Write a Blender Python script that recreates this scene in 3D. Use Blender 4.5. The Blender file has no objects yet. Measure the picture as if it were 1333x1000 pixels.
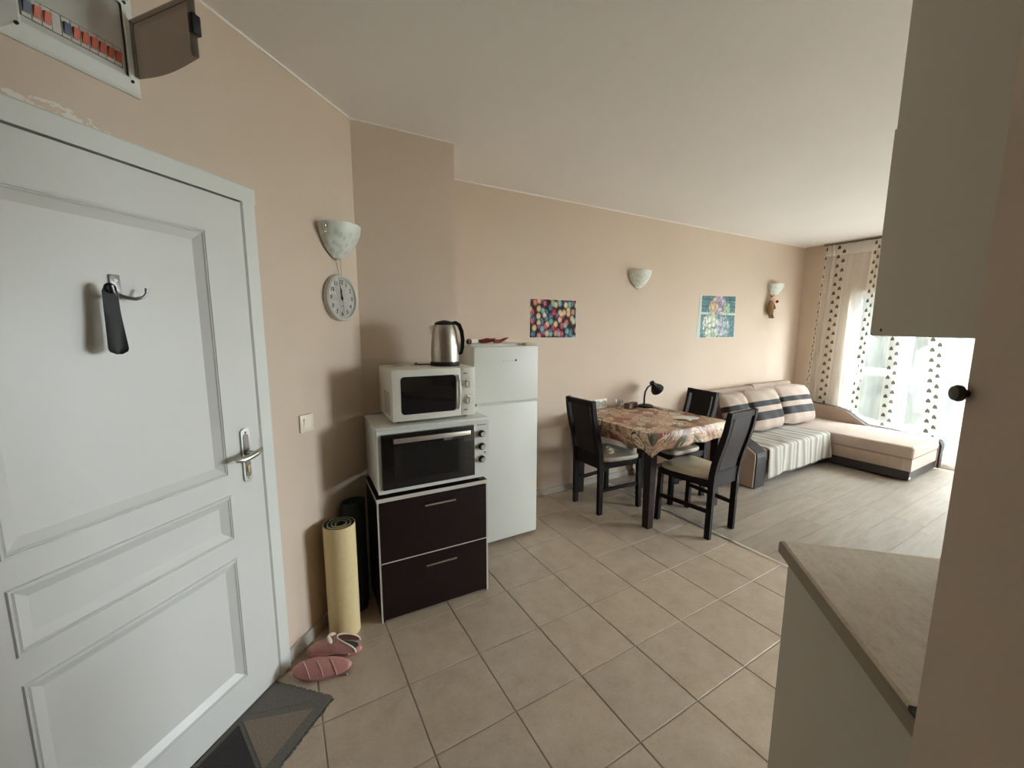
import bpy, bmesh, math, random
from mathutils import Vector, Matrix, Euler
random.seed(7)
scene = bpy.context.scene
C = scene.collection
PI = math.pi
S = math.sqrt(0.5)

# ------------------------------------------------------------------ camera
YAW, PITCH, ROLL, FPX = 0.529486, 0.136175, 0.0024256, 524.92
fw = Vector((math.sin(YAW)*math.cos(PITCH), math.cos(YAW)*math.cos(PITCH), -math.sin(PITCH)))
rt = Vector((math.cos(YAW), -math.sin(YAW), 0)); up = rt.cross(fw)
r2 = math.cos(ROLL)*rt + math.sin(ROLL)*up; u2 = -math.sin(ROLL)*rt + math.cos(ROLL)*up
cam = bpy.data.cameras.new('camera'); camo = bpy.data.objects.new('camera', cam); C.objects.link(camo)
camo.matrix_world = Matrix(((r2.x, u2.x, -fw.x, 0), (r2.y, u2.y, -fw.y, 0), (r2.z, u2.z, -fw.z, 1.5), (0, 0, 0, 1)))
cam.sensor_fit = 'HORIZONTAL'; cam.sensor_width = 36; cam.lens = FPX/1333*36; cam.clip_start = 0.02
scene.camera = camo

# ------------------------------------------------------------------ world, light, exposure
w = bpy.data.worlds.new('overcast_sky'); scene.world = w; w.use_nodes = True
bg = w.node_tree.nodes['Background']
bg.inputs['Color'].default_value = (0.89, 0.985, 1.03, 1); bg.inputs['Strength'].default_value = 12.0
for loc_, rot_, sx_, sy_ in (((6.36, .845, 1.01), (PI/2, 0, PI/2), 2.9, 1.92), ((6.36, -1.9, 1.26), (PI/2, 0, PI/2), 1.9, 1.9)):
    pl = bpy.data.lights.new('window_portal', 'AREA'); pl.shape = 'RECTANGLE'; pl.size = sx_; pl.size_y = sy_; pl.cycles.is_portal = True
    plo = bpy.data.objects.new('window_portal', pl); C.objects.link(plo); plo.location = loc_; plo.rotation_euler = rot_   # sampling guides in the two window openings
vs = scene.view_settings
vs.view_transform = 'Standard'; vs.look = 'None'; vs.gamma = 1.0; vs.use_curve_mapping = False
vs.exposure = 1.84
cy = scene.cycles
cy.use_denoising = True; cy.max_bounces = 14; cy.diffuse_bounces = 9; cy.glossy_bounces = 4
cy.transmission_bounces = 8; cy.transparent_max_bounces = 16; cy.caustics_reflective = False; cy.caustics_refractive = False
cy.sample_clamp_indirect = 8.0

# ------------------------------------------------------------------ materials
def srgb(r, g, b):
    f = lambda c: (c/255/12.92) if c/255 <= .04045 else ((c/255+.055)/1.055)**2.4
    return (f(r), f(g), f(b), 1)

class NT:
    def __init__(s, name):
        s.m = bpy.data.materials.new(name); s.m.use_nodes = True
        s.t = s.m.node_tree; s.b = s.t.nodes['Principled BSDF']; s.out = s.t.nodes['Material Output']
    def n(s, typ, **kw):
        nd = s.t.nodes.new(typ)
        for k, v in kw.items(): setattr(nd, k, v)
        return nd
    def l(s, a, b): s.t.links.new(a, b)
    def val(s, x, sock):
        if hasattr(x, 'links') or isinstance(x, bpy.types.NodeSocket): s.l(x, sock)
        else: sock.default_value = x
    def math(s, op, a, b=0.0, c=None, clamp=False):
        nd = s.n('ShaderNodeMath', operation=op); nd.use_clamp = clamp
        s.val(a, nd.inputs[0]); s.val(b, nd.inputs[1])
        if c is not None: s.val(c, nd.inputs[2])
        return nd.outputs[0]
    def mix(s, fac, a, b, blend='MIX'):
        nd = s.n('ShaderNodeMix', data_type='RGBA', blend_type=blend)
        s.val(fac, nd.inputs[0]); s.val(a, nd.inputs[6]); s.val(b, nd.inputs[7])
        return nd.outputs[2]
    def ramp(s, fac, stops, interp='LINEAR'):
        nd = s.n('ShaderNodeValToRGB'); cr = nd.color_ramp; cr.interpolation = interp
        while len(cr.elements) < len(stops): cr.elements.new(0.5)
        for e, (p, c) in zip(cr.elements, stops): e.position = p; e.color = c
        s.val(fac, nd.inputs[0]); return nd.outputs[0]
    def coord(s, which='Object'):
        return s.n('ShaderNodeTexCoord').outputs[which]
    def pos(s): return s.n('ShaderNodeNewGeometry').outputs['Position']
    def xyz(s, v):
        nd = s.n('ShaderNodeSeparateXYZ'); s.l(v, nd.inputs[0]); return nd.outputs
    def noise(s, vec, scale, detail=3, rough=.55, out='Fac'):
        nd = s.n('ShaderNodeTexNoise'); nd.inputs['Scale'].default_value = scale
        nd.inputs['Detail'].default_value = detail; nd.inputs['Roughness'].default_value = rough
        if vec is not None: s.l(vec, nd.inputs['Vector'])
        return nd.outputs[out]
    def scalev(s, v, sc):
        nd = s.n('ShaderNodeMapping'); nd.inputs['Scale'].default_value = sc; s.l(v, nd.inputs[0]); return nd.outputs[0]
    def bump(s, h, strength=.2, dist=.01):
        nd = s.n('ShaderNodeBump'); nd.inputs['Strength'].default_value = strength; nd.inputs['Distance'].default_value = dist
        s.l(h, nd.inputs['Height']); s.l(nd.outputs[0], s.b.inputs['Normal'])

def mat(name, col, rough=.5, metal=0., spec=.5, var=.0, vscale=20., bump=0., bscale=200., coat=0.):
    k = NT(name); b = k.b
    b.inputs['Roughness'].default_value = rough; b.inputs['Metallic'].default_value = metal
    b.inputs['Specular IOR Level'].default_value = spec; b.inputs['Coat Weight'].default_value = coat
    p = k.coord('Object')
    if var:
        f = k.noise(p, vscale, 4)
        d = tuple(c*(1-var) for c in col[:3])+(1,); e = tuple(min(1, c*(1+var)) for c in col[:3])+(1,)
        k.l(k.ramp(f, [(.3, d), (.7, e)]), b.inputs['Base Color'])
    else: b.inputs['Base Color'].default_value = col
    if bump: k.bump(k.noise(p, bscale, 3), bump, .004)
    return k.m

# painted plaster
def wall_mat(name, chips=False):
    k = NT(name); p = k.pos(); f = k.noise(p, 1.3, 4)
    col = k.ramp(f, [(.3, srgb(206, 189, 171)), (.7, srgb(211, 195, 178))])
    if chips:   # flaked paint above the door casing, bare plaster showing
        x, y, z = k.xyz(p)
        u = k.math('MULTIPLY', k.math('ADD', x, y), S)
        inu = k.math('MULTIPLY', k.math('GREATER_THAN', u, .66), k.math('LESS_THAN', u, .885))
        lim = k.math('SUBTRACT', 2.062, k.math('MULTIPLY', k.math('ABSOLUTE', k.math('SUBTRACT', u, .78)), .14))
        inz = k.math('MULTIPLY', k.math('LESS_THAN', z, lim), k.math('GREATER_THAN', z, 2.02))
        nn = k.math('GREATER_THAN', k.noise(k.scalev(p, (1, 1, 1.7)), 28, 4, .65), .5)
        col = k.mix(k.math('MULTIPLY', k.math('MULTIPLY', inu, inz), nn), col, srgb(226, 222, 214))
    k.l(col, k.b.inputs['Base Color'])
    k.b.inputs['Roughness'].default_value = .75; k.b.inputs['Specular IOR Level'].default_value = .25
    k.bump(k.noise(p, 90, 4), .06, .004)
    return k.m
m_wall = wall_mat('beige_paint'); m_wall_door = wall_mat('beige_paint_flaked', True)
m_ceil = mat('ceiling_white', srgb(240, 238, 235), .9, spec=.2, var=.015, vscale=2)
m_white = mat('white_lacquer', srgb(212, 213, 209), .38, var=.015, vscale=3)
m_casing = mat('white_casing', srgb(216, 219, 214), .4)
m_appl = mat('white_appliance', srgb(218, 221, 216), .42, spec=.35)
m_micro = mat('cream_appliance', srgb(222, 221, 210), .4)
m_plast = mat('cream_plastic', srgb(228, 218, 196), .4)
m_black = mat('black_plastic', (.010, .010, .010, 1), .5, spec=.3)
m_blackglass = mat('black_glass', (.006, .006, .007, 1), .05, coat=.5)
m_ovenglass = mat('oven_window', (.014, .014, .013, 1), .08)
m_steel = mat('brushed_steel', (.56, .53, .48, 1), .28, 1., var=.05, vscale=60)
m_chrome = mat('chrome', (.75, .74, .72, 1), .12, 1.)
m_brass = mat('satin_brass', (.62, .47, .25, 1), .3, 1.)
m_satin = mat('satin_nickel', (.58, .56, .52, 1), .3, 1.)
m_wenge = mat('wenge_laminate', srgb(26, 13, 12), .42, spec=.3, var=.25, vscale=30)
m_edge = mat('pale_edge_band', srgb(205, 200, 190), .45)
m_kitchen = mat('kitchen_white_front', srgb(188, 183, 171), .45, var=.01, vscale=4)
m_mirror = m_chrome
m_grout = mat('grout', srgb(170, 155, 132), .85, var=.08, vscale=30)
m_skirt = mat('grey_skirting', srgb(188, 182, 172), .35, var=.06, vscale=15)
m_alu = mat('aluminium_strip', (.8, .79, .77, 1), .3, .9)

def tile_mat():
    k = NT('stone_tile'); p = k.pos()
    r = k.n('ShaderNodeObjectInfo').outputs['Random']
    n1 = k.noise(p, 9, 5, .65); n2 = k.noise(p, 70, 4, .7)
    f = k.math('ADD', k.math('MULTIPLY', n1, .65), k.math('MULTIPLY', n2, .35))
    col = k.ramp(f, [(.3, srgb(172, 156, 138)), (.5, srgb(190, 175, 157)), (.72, srgb(204, 191, 175))])
    tint = k.ramp(r, [(0, (.94, .94, .94, 1)), (1, (1.03, 1.02, 1.0, 1))])
    k.l(k.mix(1.0, col, tint, 'MULTIPLY'), k.b.inputs['Base Color'])
    k.l(k.ramp(n2, [(.3, (.36,)*3+(1,)), (.7, (.5,)*3+(1,))]), k.b.inputs['Roughness'])
    k.bump(n2, .12, .002); return k.m
m_tile = tile_mat()
def plank_mat():
    k = NT('grey_oak_laminate'); p = k.pos()
    r = k.n('ShaderNodeObjectInfo').outputs['Random']
    off = k.n('ShaderNodeCombineXYZ'); k.l(k.math('MULTIPLY', r, 37.), off.inputs[0]); k.l(k.math('MULTIPLY', r, 11.), off.inputs[1])
    va = k.n('ShaderNodeVectorMath', operation='ADD'); k.l(p, va.inputs[0]); k.l(off.outputs[0], va.inputs[1])
    g = k.noise(k.scalev(va.outputs[0], (1.0, 6, 1)), 3.2, 6, .62)
    g2 = k.noise(k.scalev(va.outputs[0], (4, 40, 1)), 5, 3, .6)
    f = k.math('ADD', k.math('MULTIPLY', g, .7), k.math('MULTIPLY', g2, .3))
    col = k.ramp(f, [(.25, srgb(140, 128, 115)), (.5, srgb(162, 152, 140)), (.75, srgb(176, 168, 157))])
    tint = k.ramp(r, [(0, (.9, .9, .9, 1)), (1, (1.04, 1.04, 1.04, 1))])
    k.l(k.mix(1.0, col, tint, 'MULTIPLY'), k.b.inputs['Base Color'])
    k.l(k.ramp(f, [(.3, (.36,)*3+(1,)), (.7, (.27,)*3+(1,))]), k.b.inputs['Roughness'])
    k.bump(f, .05, .001); return k.m
m_plank = plank_mat()

# ------------------------------------------------------------------ mesh helpers
class MB:
    def __init__(s): s.v = []; s.f = []; s.mi = []; s.cur = 0
    def add(s, vs, fs):
        o = len(s.v); s.v += [tuple(v) for v in vs]; s.f += [tuple(i+o for i in f) for f in fs]; s.mi += [s.cur]*len(fs); return s
    def box(s, x0, x1, y0, y1, z0, z1):
        return s.add([(x0, y0, z0), (x1, y0, z0), (x1, y1, z0), (x0, y1, z0), (x0, y0, z1), (x1, y0, z1), (x1, y1, z1), (x0, y1, z1)],
                     [(0, 3, 2, 1), (4, 5, 6, 7), (0, 1, 5, 4), (1, 2, 6, 5), (2, 3, 7, 6), (3, 0, 4, 7)])
    def rbox(s, x0, x1, y0, y1, z0, z1, r=.005, seg=2):
        bm = bmesh.new(); bmesh.ops.create_cube(bm, size=1)
        for v in bm.verts:
            v.co = Vector(((x0+x1)/2+v.co.x*(x1-x0), (y0+y1)/2+v.co.y*(y1-y0), (z0+z1)/2+v.co.z*(z1-z0)))
        bmesh.ops.bevel(bm, geom=list(bm.edges), offset=r, segments=seg, profile=.5, affect='EDGES')
        return s.bm(bm)
    def bm(s, bm):
        bm.verts.index_update()
        s.add([v.co[:] for v in bm.verts], [[v.index for v in f.verts] for f in bm.faces]); bm.free(); return s
    def prism(s, pts, a0, a1, axis='x'):     # polygon in the other two axes, extruded along axis
        n = len(pts)
        mk = {'x': lambda a, p: (a, p[0], p[1]), 'y': lambda a, p: (p[0], a, p[1]), 'z': lambda a, p: (p[0], p[1], a)}[axis]
        vs = [mk(a0, p) for p in pts]+[mk(a1, p) for p in pts]
        fs = [tuple(range(n))[::-1], tuple(range(n, 2*n))]+[(i, (i+1) % n, n+(i+1) % n, n+i) for i in range(n)]
        return s.add(vs, fs)
    def lathe(s, prof, c=(0, 0, 0), seg=32, a0=0, a1=2*PI, sx=1, sy=1):
        full = abs(a1-a0-2*PI) < 1e-6; m = seg if full else seg+1
        vs = []
        for r, z in prof:
            for i in range(m):
                a = a0+(a1-a0)*i/seg; vs.append((c[0]+r*math.cos(a)*sx, c[1]+r*math.sin(a)*sy, c[2]+z))
        fs = []
        for j in range(len(prof)-1):
            for i in range(seg):
                k = (i+1) % m; fs.append((j*m+i, j*m+k, (j+1)*m+k, (j+1)*m+i))
        if full:
            if prof[0][0] > 1e-6: fs.append(tuple(range(m))[::-1])
            if prof[-1][0] > 1e-6: fs.append(tuple((len(prof)-1)*m+i for i in range(m)))
        return s.add(vs, fs)
    def tube(s, path, r, seg=8, cap=True, closed=False):
        path = [Vector(p) for p in path]; n = len(path); rs = r if isinstance(r, (list, tuple)) else [r]*n
        vs = []; ref = None
        for i, p in enumerate(path):
            if closed: t = path[(i+1) % n]-path[i-1]
            else: t = path[min(i+1, n-1)]-path[max(i-1, 0)]
            t.normalize()
            if ref is None: ref = Vector((0, 0, 1)) if abs(t.z) < .9 else Vector((1, 0, 0))
            a = t.cross(ref).normalized(); b = t.cross(a).normalized(); ref = -b if b.dot(ref) < 0 else b
            a = t.cross(ref).normalized(); b = ref = (a.cross(t)).normalized()
            for k in range(seg):
                g = 2*PI*k/seg; vs.append(p+(a*math.cos(g)+b*math.sin(g))*rs[i])
        fs = []
        for i in range(n if closed else n-1):
            j = (i+1) % n
            for k in range(seg):
                fs.append((i*seg+k, i*seg+(k+1) % seg, j*seg+(k+1) % seg, j*seg+k))
        if cap and not closed:
            fs.append(tuple(range(seg))[::-1]); fs.append(tuple((n-1)*seg+k for k in range(seg)))
        return s.add(vs, fs)
    def cyl(s, p0, p1, r, seg=16): return s.tube([p0, p1], r, seg)
    def sweep(s, path, hw, hd, wdir):          # rectangular bar along path; hw half-width along wdir, hd half-depth across
        path = [Vector(p) for p in path]; wd = Vector(wdir).normalized(); vs = []; n = len(path)
        for i, p in enumerate(path):
            t = (path[min(i+1, n-1)]-path[max(i-1, 0)]).normalized(); d = t.cross(wd).normalized()
            a = hw[i] if isinstance(hw, (list, tuple)) else hw; b = hd[i] if isinstance(hd, (list, tuple)) else hd
            vs += [p+wd*a+d*b, p-wd*a+d*b, p-wd*a-d*b, p+wd*a-d*b]
        fs = [(0, 1, 2, 3), tuple(4*(n-1)+k for k in (3, 2, 1, 0))]
        for i in range(n-1):
            for k in range(4): fs.append((4*i+k, 4*(i+1)+k, 4*(i+1)+(k+1) % 4, 4*i+(k+1) % 4))
        return s.add(vs, fs)
    def sphere(s, c, r, seg=12, rings=8, sc=(1, 1, 1)):
        bm = bmesh.new(); bmesh.ops.create_uvsphere(bm, u_segments=seg, v_segments=rings, radius=r)
        for v in bm.verts: v.co = Vector((v.co.x*sc[0]+c[0], v.co.y*sc[1]+c[1], v.co.z*sc[2]+c[2]))
        return s.bm(bm)
    def grid(s, fn, nu, nv, closed_u=False):
        vs = [fn(i/nu, j/nv) for j in range(nv+1) for i in range(nu+(0 if closed_u else 1))]
        m = nu if closed_u else nu+1
        return s.add(vs, [(j*m+i, j*m+(i+1) % m, (j+1)*m+(i+1) % m, (j+1)*m+i) for j in range(nv) for i in range(nu)])
    def xf(s, M):
        s.v = [tuple(M @ Vector(v)) for v in s.v]; return s
    def mesh(s, name, mats, smooth=None):
        me = bpy.data.meshes.new(name); me.from_pydata(s.v, [], s.f)
        for m in (mats if isinstance(mats, (list, tuple)) else [mats]): me.materials.append(m)
        me.polygons.foreach_set('material_index', s.mi)
        bm = bmesh.new(); bm.from_mesh(me); bmesh.ops.recalc_face_normals(bm, faces=bm.faces); bm.to_mesh(me); bm.free()
        if smooth is not None:
            me.polygons.foreach_set('use_smooth', [True]*len(me.polygons)); me.update()
            try: me.set_sharp_from_angle(angle=math.radians(smooth))
            except Exception: pass
        me.update(); return me
    def build(s, name, mats, parent=None, smooth=None, loc=None, rot=None):
        o = bpy.data.objects.new(name, s.mesh(name, mats, smooth)); C.objects.link(o)
        if parent: o.parent = parent
        if loc: o.location = loc
        if rot: o.rotation_euler = rot
        return o

def tag(o, label=None, cat=None, group=None, kind=None):
    if label: o['label'] = label
    if cat: o['category'] = cat
    if group: o['group'] = group
    if kind: o['kind'] = kind
    return o
def thing(name, label=None, cat=None, loc=(0, 0, 0), rz=0, group=None, kind=None):
    o = bpy.data.objects.new(name, None); C.objects.link(o); o.empty_display_size = .05
    o.location = loc; o.rotation_euler = (0, 0, rz); return tag(o, label, cat, group, kind)
def copy_tree(o, parent=None):
    c = o.copy(); C.objects.link(c); c.parent = parent
    for ch in list(o.children): copy_tree(ch, c)
    return c
def struct(name, mb, m, parent=None, smooth=None):
    o = mb.build(name, m, parent, smooth); o['kind'] = 'structure'; return o
def D(u, y, z=0): return Vector((S*(u-y), S*(u+y), z))       # diagonal frame of the entrance: u along the door wall, y towards it
RZ = PI/4
def text_mesh(body, size, depth=.0006, align='CENTER'):
    cu = bpy.data.curves.new('t', 'FONT'); cu.body = body; cu.size = size; cu.extrude = depth; cu.align_x = align; cu.align_y = 'CENTER'
    o = bpy.data.objects.new('t', cu); C.objects.link(o)
    bpy.context.view_layer.update(); dg = bpy.context.evaluated_depsgraph_get()
    me = bpy.data.meshes.new_from_object(o.evaluated_get(dg)); bpy.data.objects.remove(o); bpy.data.curves.remove(cu)
    return me
def text_obj(name, body, size, m, parent, loc, rot):
    me = text_mesh(body, size); me.materials.clear(); me.materials.append(m)
    o = bpy.data.objects.new(name, me); C.objects.link(o); o.parent = parent; o.location = loc; o.rotation_euler = rot; return o

# ================================================================== THE SETTING
CEIL = 2.58; DW = 1.39                      # ceiling height, door wall (diagonal frame)
XW = 6.2                                    # window wall
def YB(x): return 2.912-.0117*x             # back wall line

# floor: base slab in grout colour, tiles and planks proud of it
floor = struct('floor', MB().box(-2.2, XW+.3, -3.5, 3.2, -.06, -.004), m_grout)
T = .33228; TX, TY = .7253, 1.5351
h = T/2-.0022
tm = MB()
b_ = .002
tm.add([(-h, -h, -.02), (h, -h, -.02), (h, h, -.02), (-h, h, -.02), (-h, -h, -b_), (h, -h, -b_), (h, h, -b_), (-h, h, -b_),
        (-h+b_, -h+b_, 0), (h-b_, -h+b_, 0), (h-b_, h-b_, 0), (-h+b_, h-b_, 0)],
       [(0, 1, 5, 4), (1, 2, 6, 5), (2, 3, 7, 6), (3, 0, 4, 7), (4, 5, 9, 8), (5, 6, 10, 9), (6, 7, 11, 10), (7, 4, 8, 11), (8, 9, 10, 11)])
tile_me = tm.mesh('tile', m_tile)
for i in range(-6, 6):
    for j in range(-8, 4):
        cx, cy_ = TX+(i+.5)*T, TY+(j+.5)*T
        if cy_-cx > DW/S-.03 or (cx+cy_)*S < .1 and cx < 1.3: continue
        if .72 < (cx-cy_)*S < 1.3 and (cx+cy_)*S < 1.05: continue
        if cy_ > 2.45 and cx < 1.0: continue
        o = bpy.data.objects.new('tile', tile_me); C.objects.link(o); o.parent = floor; o.location = (cx, cy_, 0)
# laminate planks run along X beyond the threshold strip
PW = .1955
X0 = TX+6*T+.012
pk = 0
rows = range(-25, 7)
for r in rows:
    y0 = 1.70+r*PW
    if y0 > 2.9: continue
    off = {0: 3.247, -1: 4.1, 1: 3.9, 2: 3.05, -2: 3.55, 3: 4.35, -3: 3.0, 4: 3.6, 5: 3.2}.get(r, 2.9+random.random()*1.2)
    xs = [X0]+[x for x in (off-1.28, off, off+1.28, off+2.56, off+3.84) if X0+.15 < x < XW-.1]+[XW+.05]
    for a, b in zip(xs[:-1], xs[1:]):
        o = MB().box(-(b-a)/2+.0006, (b-a)/2-.0006, -PW/2+.0006, PW/2-.0006, -.02, -.0005).build('plank', m_plank, floor, loc=((a+b)/2, y0+PW/2, 0)); pk += 1
struct('trim_1', MB().add([(X0-.028, -3.2, -.004), (X0+.012, -3.2, -.004), (X0+.012, 2.9, -.004), (X0-.028, 2.9, -.004),
       (X0-.018, -3.2, .006), (X0+.002, -3.2, .006), (X0+.002, 2.9, .006), (X0-.018, 2.9, .006)],
       [(0, 3, 2, 1), (4, 5, 6, 7), (0, 1, 5, 4), (1, 2, 6, 5), (2, 3, 7, 6), (3, 0, 4, 7)]), m_alu)

struct('ceiling', MB().box(-2.2, XW+.3, -3.5, 3.2, CEIL, CEIL+.1), m_ceil)
# back wall (posters), slightly off the tile grid
struct('wall_back', MB().prism([(.9, YB(.9)), (XW+.2, YB(XW+.2)), (XW+.2, YB(XW+.2)+.12), (.9, YB(.9)+.12)], 0, CEIL, 'z'), m_wall)
# column beside the fridge
PC = (.9832, 2.362)
struct('wall_column', MB().prism([(.2, 2.3822), PC, (PC[0], 3.0), (.2, 3.0)], 0, CEIL, 'z'), m_wall)
# door wall with its opening
FR0, FR1, FRT = .333, 1.320, 2.026
wl = MB().box(-1.3, FR0+.01, DW, DW+.15, 0, CEIL).box(FR1-.01, 2.15, DW, DW+.15, 0, CEIL).box(FR0+.01, FR1-.01, DW, DW+.15, FRT-.01, CEIL)
wl.v = [tuple(D(*v)) for v in wl.v]
struct('wall_left', wl, m_wall_door)
wl = MB().box(-1.3, -1.2, -.6, DW+.1, 0, CEIL); wl.v = [tuple(D(*v)) for v in wl.v]
struct('wall_entrance', wl, m_wall)
# near wall end at the right of the picture
WRU, WRV = .700, .474
wl = MB().box(-1.25, WRU, -WRV-.62, -WRV, 0, CEIL); wl.v = [tuple(D(*v)) for v in wl.v]
struct('wall_right', wl, m_wall)
wl = MB().box(-1.25, 1.29, -1.19, -1.09, 0, CEIL); wl.v = [tuple(D(*v)) for v in wl.v]
struct('wall_kitchen', wl, m_wall)
struct('wall_west', MB().box(1.2, 1.3, -3.3, -.35, 0, CEIL), m_wall)
struct('wall_south', MB().box(1.2, XW+.2, -3.3, -3.15, 0, CEIL), m_wall)
# window wall: openings for the glazed front and the added window
WY0, WY1, WZ0, WZ1 = -.6, 2.29, .06, 1.96
struct('wall_window', MB().box(XW, XW+.2, WY1, 2.95, 0, CEIL).box(XW, XW+.2, -.95, WY0, 0, CEIL).box(XW, XW+.2, -3.3, -2.85, 0, CEIL).box(XW, XW+.2, -2.85, -.95, 0, .31).box(XW, XW+.2, -2.85, -.95, 2.21, CEIL).box(XW, XW+.2, WY0, WY1, WZ1, CEIL).box(XW, XW+.2, WY0, WY1, 0, WZ0), m_wall)

# skirting
bb = MB().prism([(.985, YB(.985)), (XW, YB(XW)), (XW, YB(XW)-.014), (.985, YB(.985)-.014)], 0, .052, 'z')
bb.prism([(.985, YB(.985)-.013), (XW, YB(XW)-.013), (XW, YB(XW)-.018), (.985, YB(.985)-.018)], 0, .02, 'z')
struct('baseboard_back', bb, m_skirt)
bb = MB().box(FR1+.003, 1.99, DW-.012, DW, 0, .062); bb.v = [tuple(D(*v)) for v in bb.v]
struct('baseboard_left', bb, m_skirt)
# paint bead where walls meet the ceiling
tb = MB().box(-1.2, 1.955, DW-.007, DW, CEIL-.008, CEIL); tb.v = [tuple(D(*v)) for v in tb.v]
tb.prism([(.41, 2.368), (PC[0]+.004, 2.3585), (PC[0]+.004, 2.367), (.41, 2.377)], CEIL-.006, CEIL, 'z')
tb.prism([(PC[0], YB(1)-.007), (XW, YB(XW)-.007), (XW, YB(XW)), (PC[0], YB(1))], CEIL-.007, CEIL, 'z')
struct('trim_2', tb, m_ceil)

# ------------------------------------------------------------------ window
win = thing('window_1', None, None, (XW+.06, 0, 0), 0, kind='structure')
m_upvc = mat('white_window_frame', srgb(226, 232, 238), .35)
k = NT('window_glass')
tr = k.n('ShaderNodeBsdfTransparent'); gl = k.n('ShaderNodeBsdfGlossy'); gl.inputs['Roughness'].default_value = .02
mx = k.n('ShaderNodeMixShader'); mx.inputs[0].default_value = .06
k.l(tr.outputs[0], mx.inputs[1]); k.l(gl.outputs[0], mx.inputs[2]); k.l(mx.outputs[0], k.out.inputs[0]); m_glass = k.m
fr = MB()
for y0, y1 in ((WY1-.05, WY1), (WY0, WY0+.05)): fr.box(0, .06, y0, y1, WZ0, WZ1)
fr.box(0, .06, WY0+.05, WY1-.05, WZ0, WZ0+.05); fr.box(0, .06, WY0+.05, WY1-.05, WZ1-.05, WZ1)
fr.build('window_frame', m_upvc, win)
ys = [WY1-.05, 1.745, 1.225, .69, .15, WY0+.05]
for a in ys[1:-1]: MB().box(.0, .06, a-.022, a+.022, WZ0+.05, WZ1-.05).build('mullion', m_upvc, win)
for a, b in zip(ys[:-1], ys[1:]):
    y1 = a-(.022 if a != ys[0] else 0); y0 = b+(.022 if b != ys[-1] else 0)
    z0, z1, e = WZ0+.05, WZ1-.05, .045
    sh = MB().box(.012, .055, y0, y0+e, z0, z1).box(.012, .055, y1-e, y1, z0, z1).box(.012, .055, y0+e, y1-e, z0, z0+.06).box(.012, .055, y0+e, y1-e, z1-e, z1)
    sh.box(.012, .055, y0+e, y1-e, .95, 1.03)
    so = sh.build('sash', m_upvc, win)
    MB().box(.03, .034, y0+e, y1-e, z0+.06, .95).build('pane', m_glass, so)
    MB().box(.03, .034, y0+e, y1-e, 1.03, z1-e).build('pane', m_glass, so)

def plain_window(name, loc, rz, w_, z0, z1, n):       # added window out of view, brings more daylight onto the door wall
    wn = thing(name, None, None, loc, rz, kind='structure'); e = .06
    MB().box(-w_/2, -w_/2+e, 0, .06, z0, z1).box(w_/2-e, w_/2, 0, .06, z0, z1).box(-w_/2+e, w_/2-e, 0, .06, z0, z0+e).box(-w_/2+e, w_/2-e, 0, .06, z1-e, z1).build('window_frame', m_upvc, wn)
    ws = (w_-2*e)/n
    for i in range(1, n): MB().box(-w_/2+e+i*ws-.04, -w_/2+e+i*ws+.04, .002, .058, z0+e, z1-e).build('mullion', m_upvc, wn)
    for i in range(n): MB().box(-w_/2+e+i*ws+(.04 if i else 0), -w_/2+e+(i+1)*ws-(.04 if i < n-1 else 0), .028, .032, z0+e, z1-e).build('pane', m_glass, wn)
plain_window('window_added', (XW+.06, -1.9, 0), -PI/2, 1.9, .31, 2.21, 2)
# ------------------------------------------------------------------ entrance door
LF = DW-.024                                # front of the leaf
door = thing('door_1', None, None, (0, 0, 0), RZ, kind='structure')
cs = MB()
for (a, b) in ((FR0, FR0+.062), (FR1-.062, FR1)):
    cs.prism([(a, DW+.1), (a, DW-.022), (a+.006, DW-.028), (b-.006, DW-.028), (b, DW-.022), (b, DW+.1)], 0, FRT-.062, 'z')
cs.prism([(DW+.1, FRT), (DW-.022, FRT), (DW-.028, FRT-.006), (DW-.028, FRT-.062), (DW+.1, FRT-.062)], FR0, FR1, 'x')
cs.build('door_casing', m_casing, door)
L0, L1, LT = .3955, 1.2555, 1.958
lf = MB()
pan = [(.997-.036, 1.832), (.713, .888), (.141, .640)]          # z ranges of the three panels (outer moulding)
PX0, PX1 = .538, 1.114
BK = LF+.045
lf.box(L0, PX0, LF, BK, .006, LT).box(PX1, L1, LF, BK, .006, LT)
zs = [.006, pan[2][0], pan[2][1], pan[1][0], pan[1][1], pan[0][0], pan[0][1], LT]
for a, b in ((0, 1), (2, 3), (4, 5), (6, 7)): lf.box(PX0, PX1, LF, BK, zs[a], zs[b])
leaf = lf.build('door_leaf', m_white, door)
MB().box(FR0+.012, FR1-.012, BK+.002, DW+.13, .0, FRT-.012).build('door_light_block', m_casing, door)  # unseen slab added behind the leaf to stop sky light leaking in
def moulded_panel(x0, x1, z0, z1):
    prof = [(0, 0), (.003, -.005), (.007, -.005), (.009, -.001), (.013, -.004), (.016, .0), (.041, .013)]
    v = []; f = []
    for d, y in prof:
        v += [(x0+d, LF+y, z0+d), (x1-d, LF+y, z0+d), (x1-d, LF+y, z1-d), (x0+d, LF+y, z1-d)]
    for i in range(len(prof)-1):
        for q in range(4): f.append((4*i+q, 4*i+(q+1) % 4, 4*i+4+(q+1) % 4, 4*i+4+q))
    mo = MB().add(v, f).build('panel_moulding', m_white, leaf)
    MB().box(x0+.0405, x1-.0405, LF+.0128, BK-.004, z0+.0405, z1-.0405).build('door_panel', m_white, leaf)
for z0, z1 in pan: moulded_panel(PX0, PX1, z0, z1)
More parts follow.
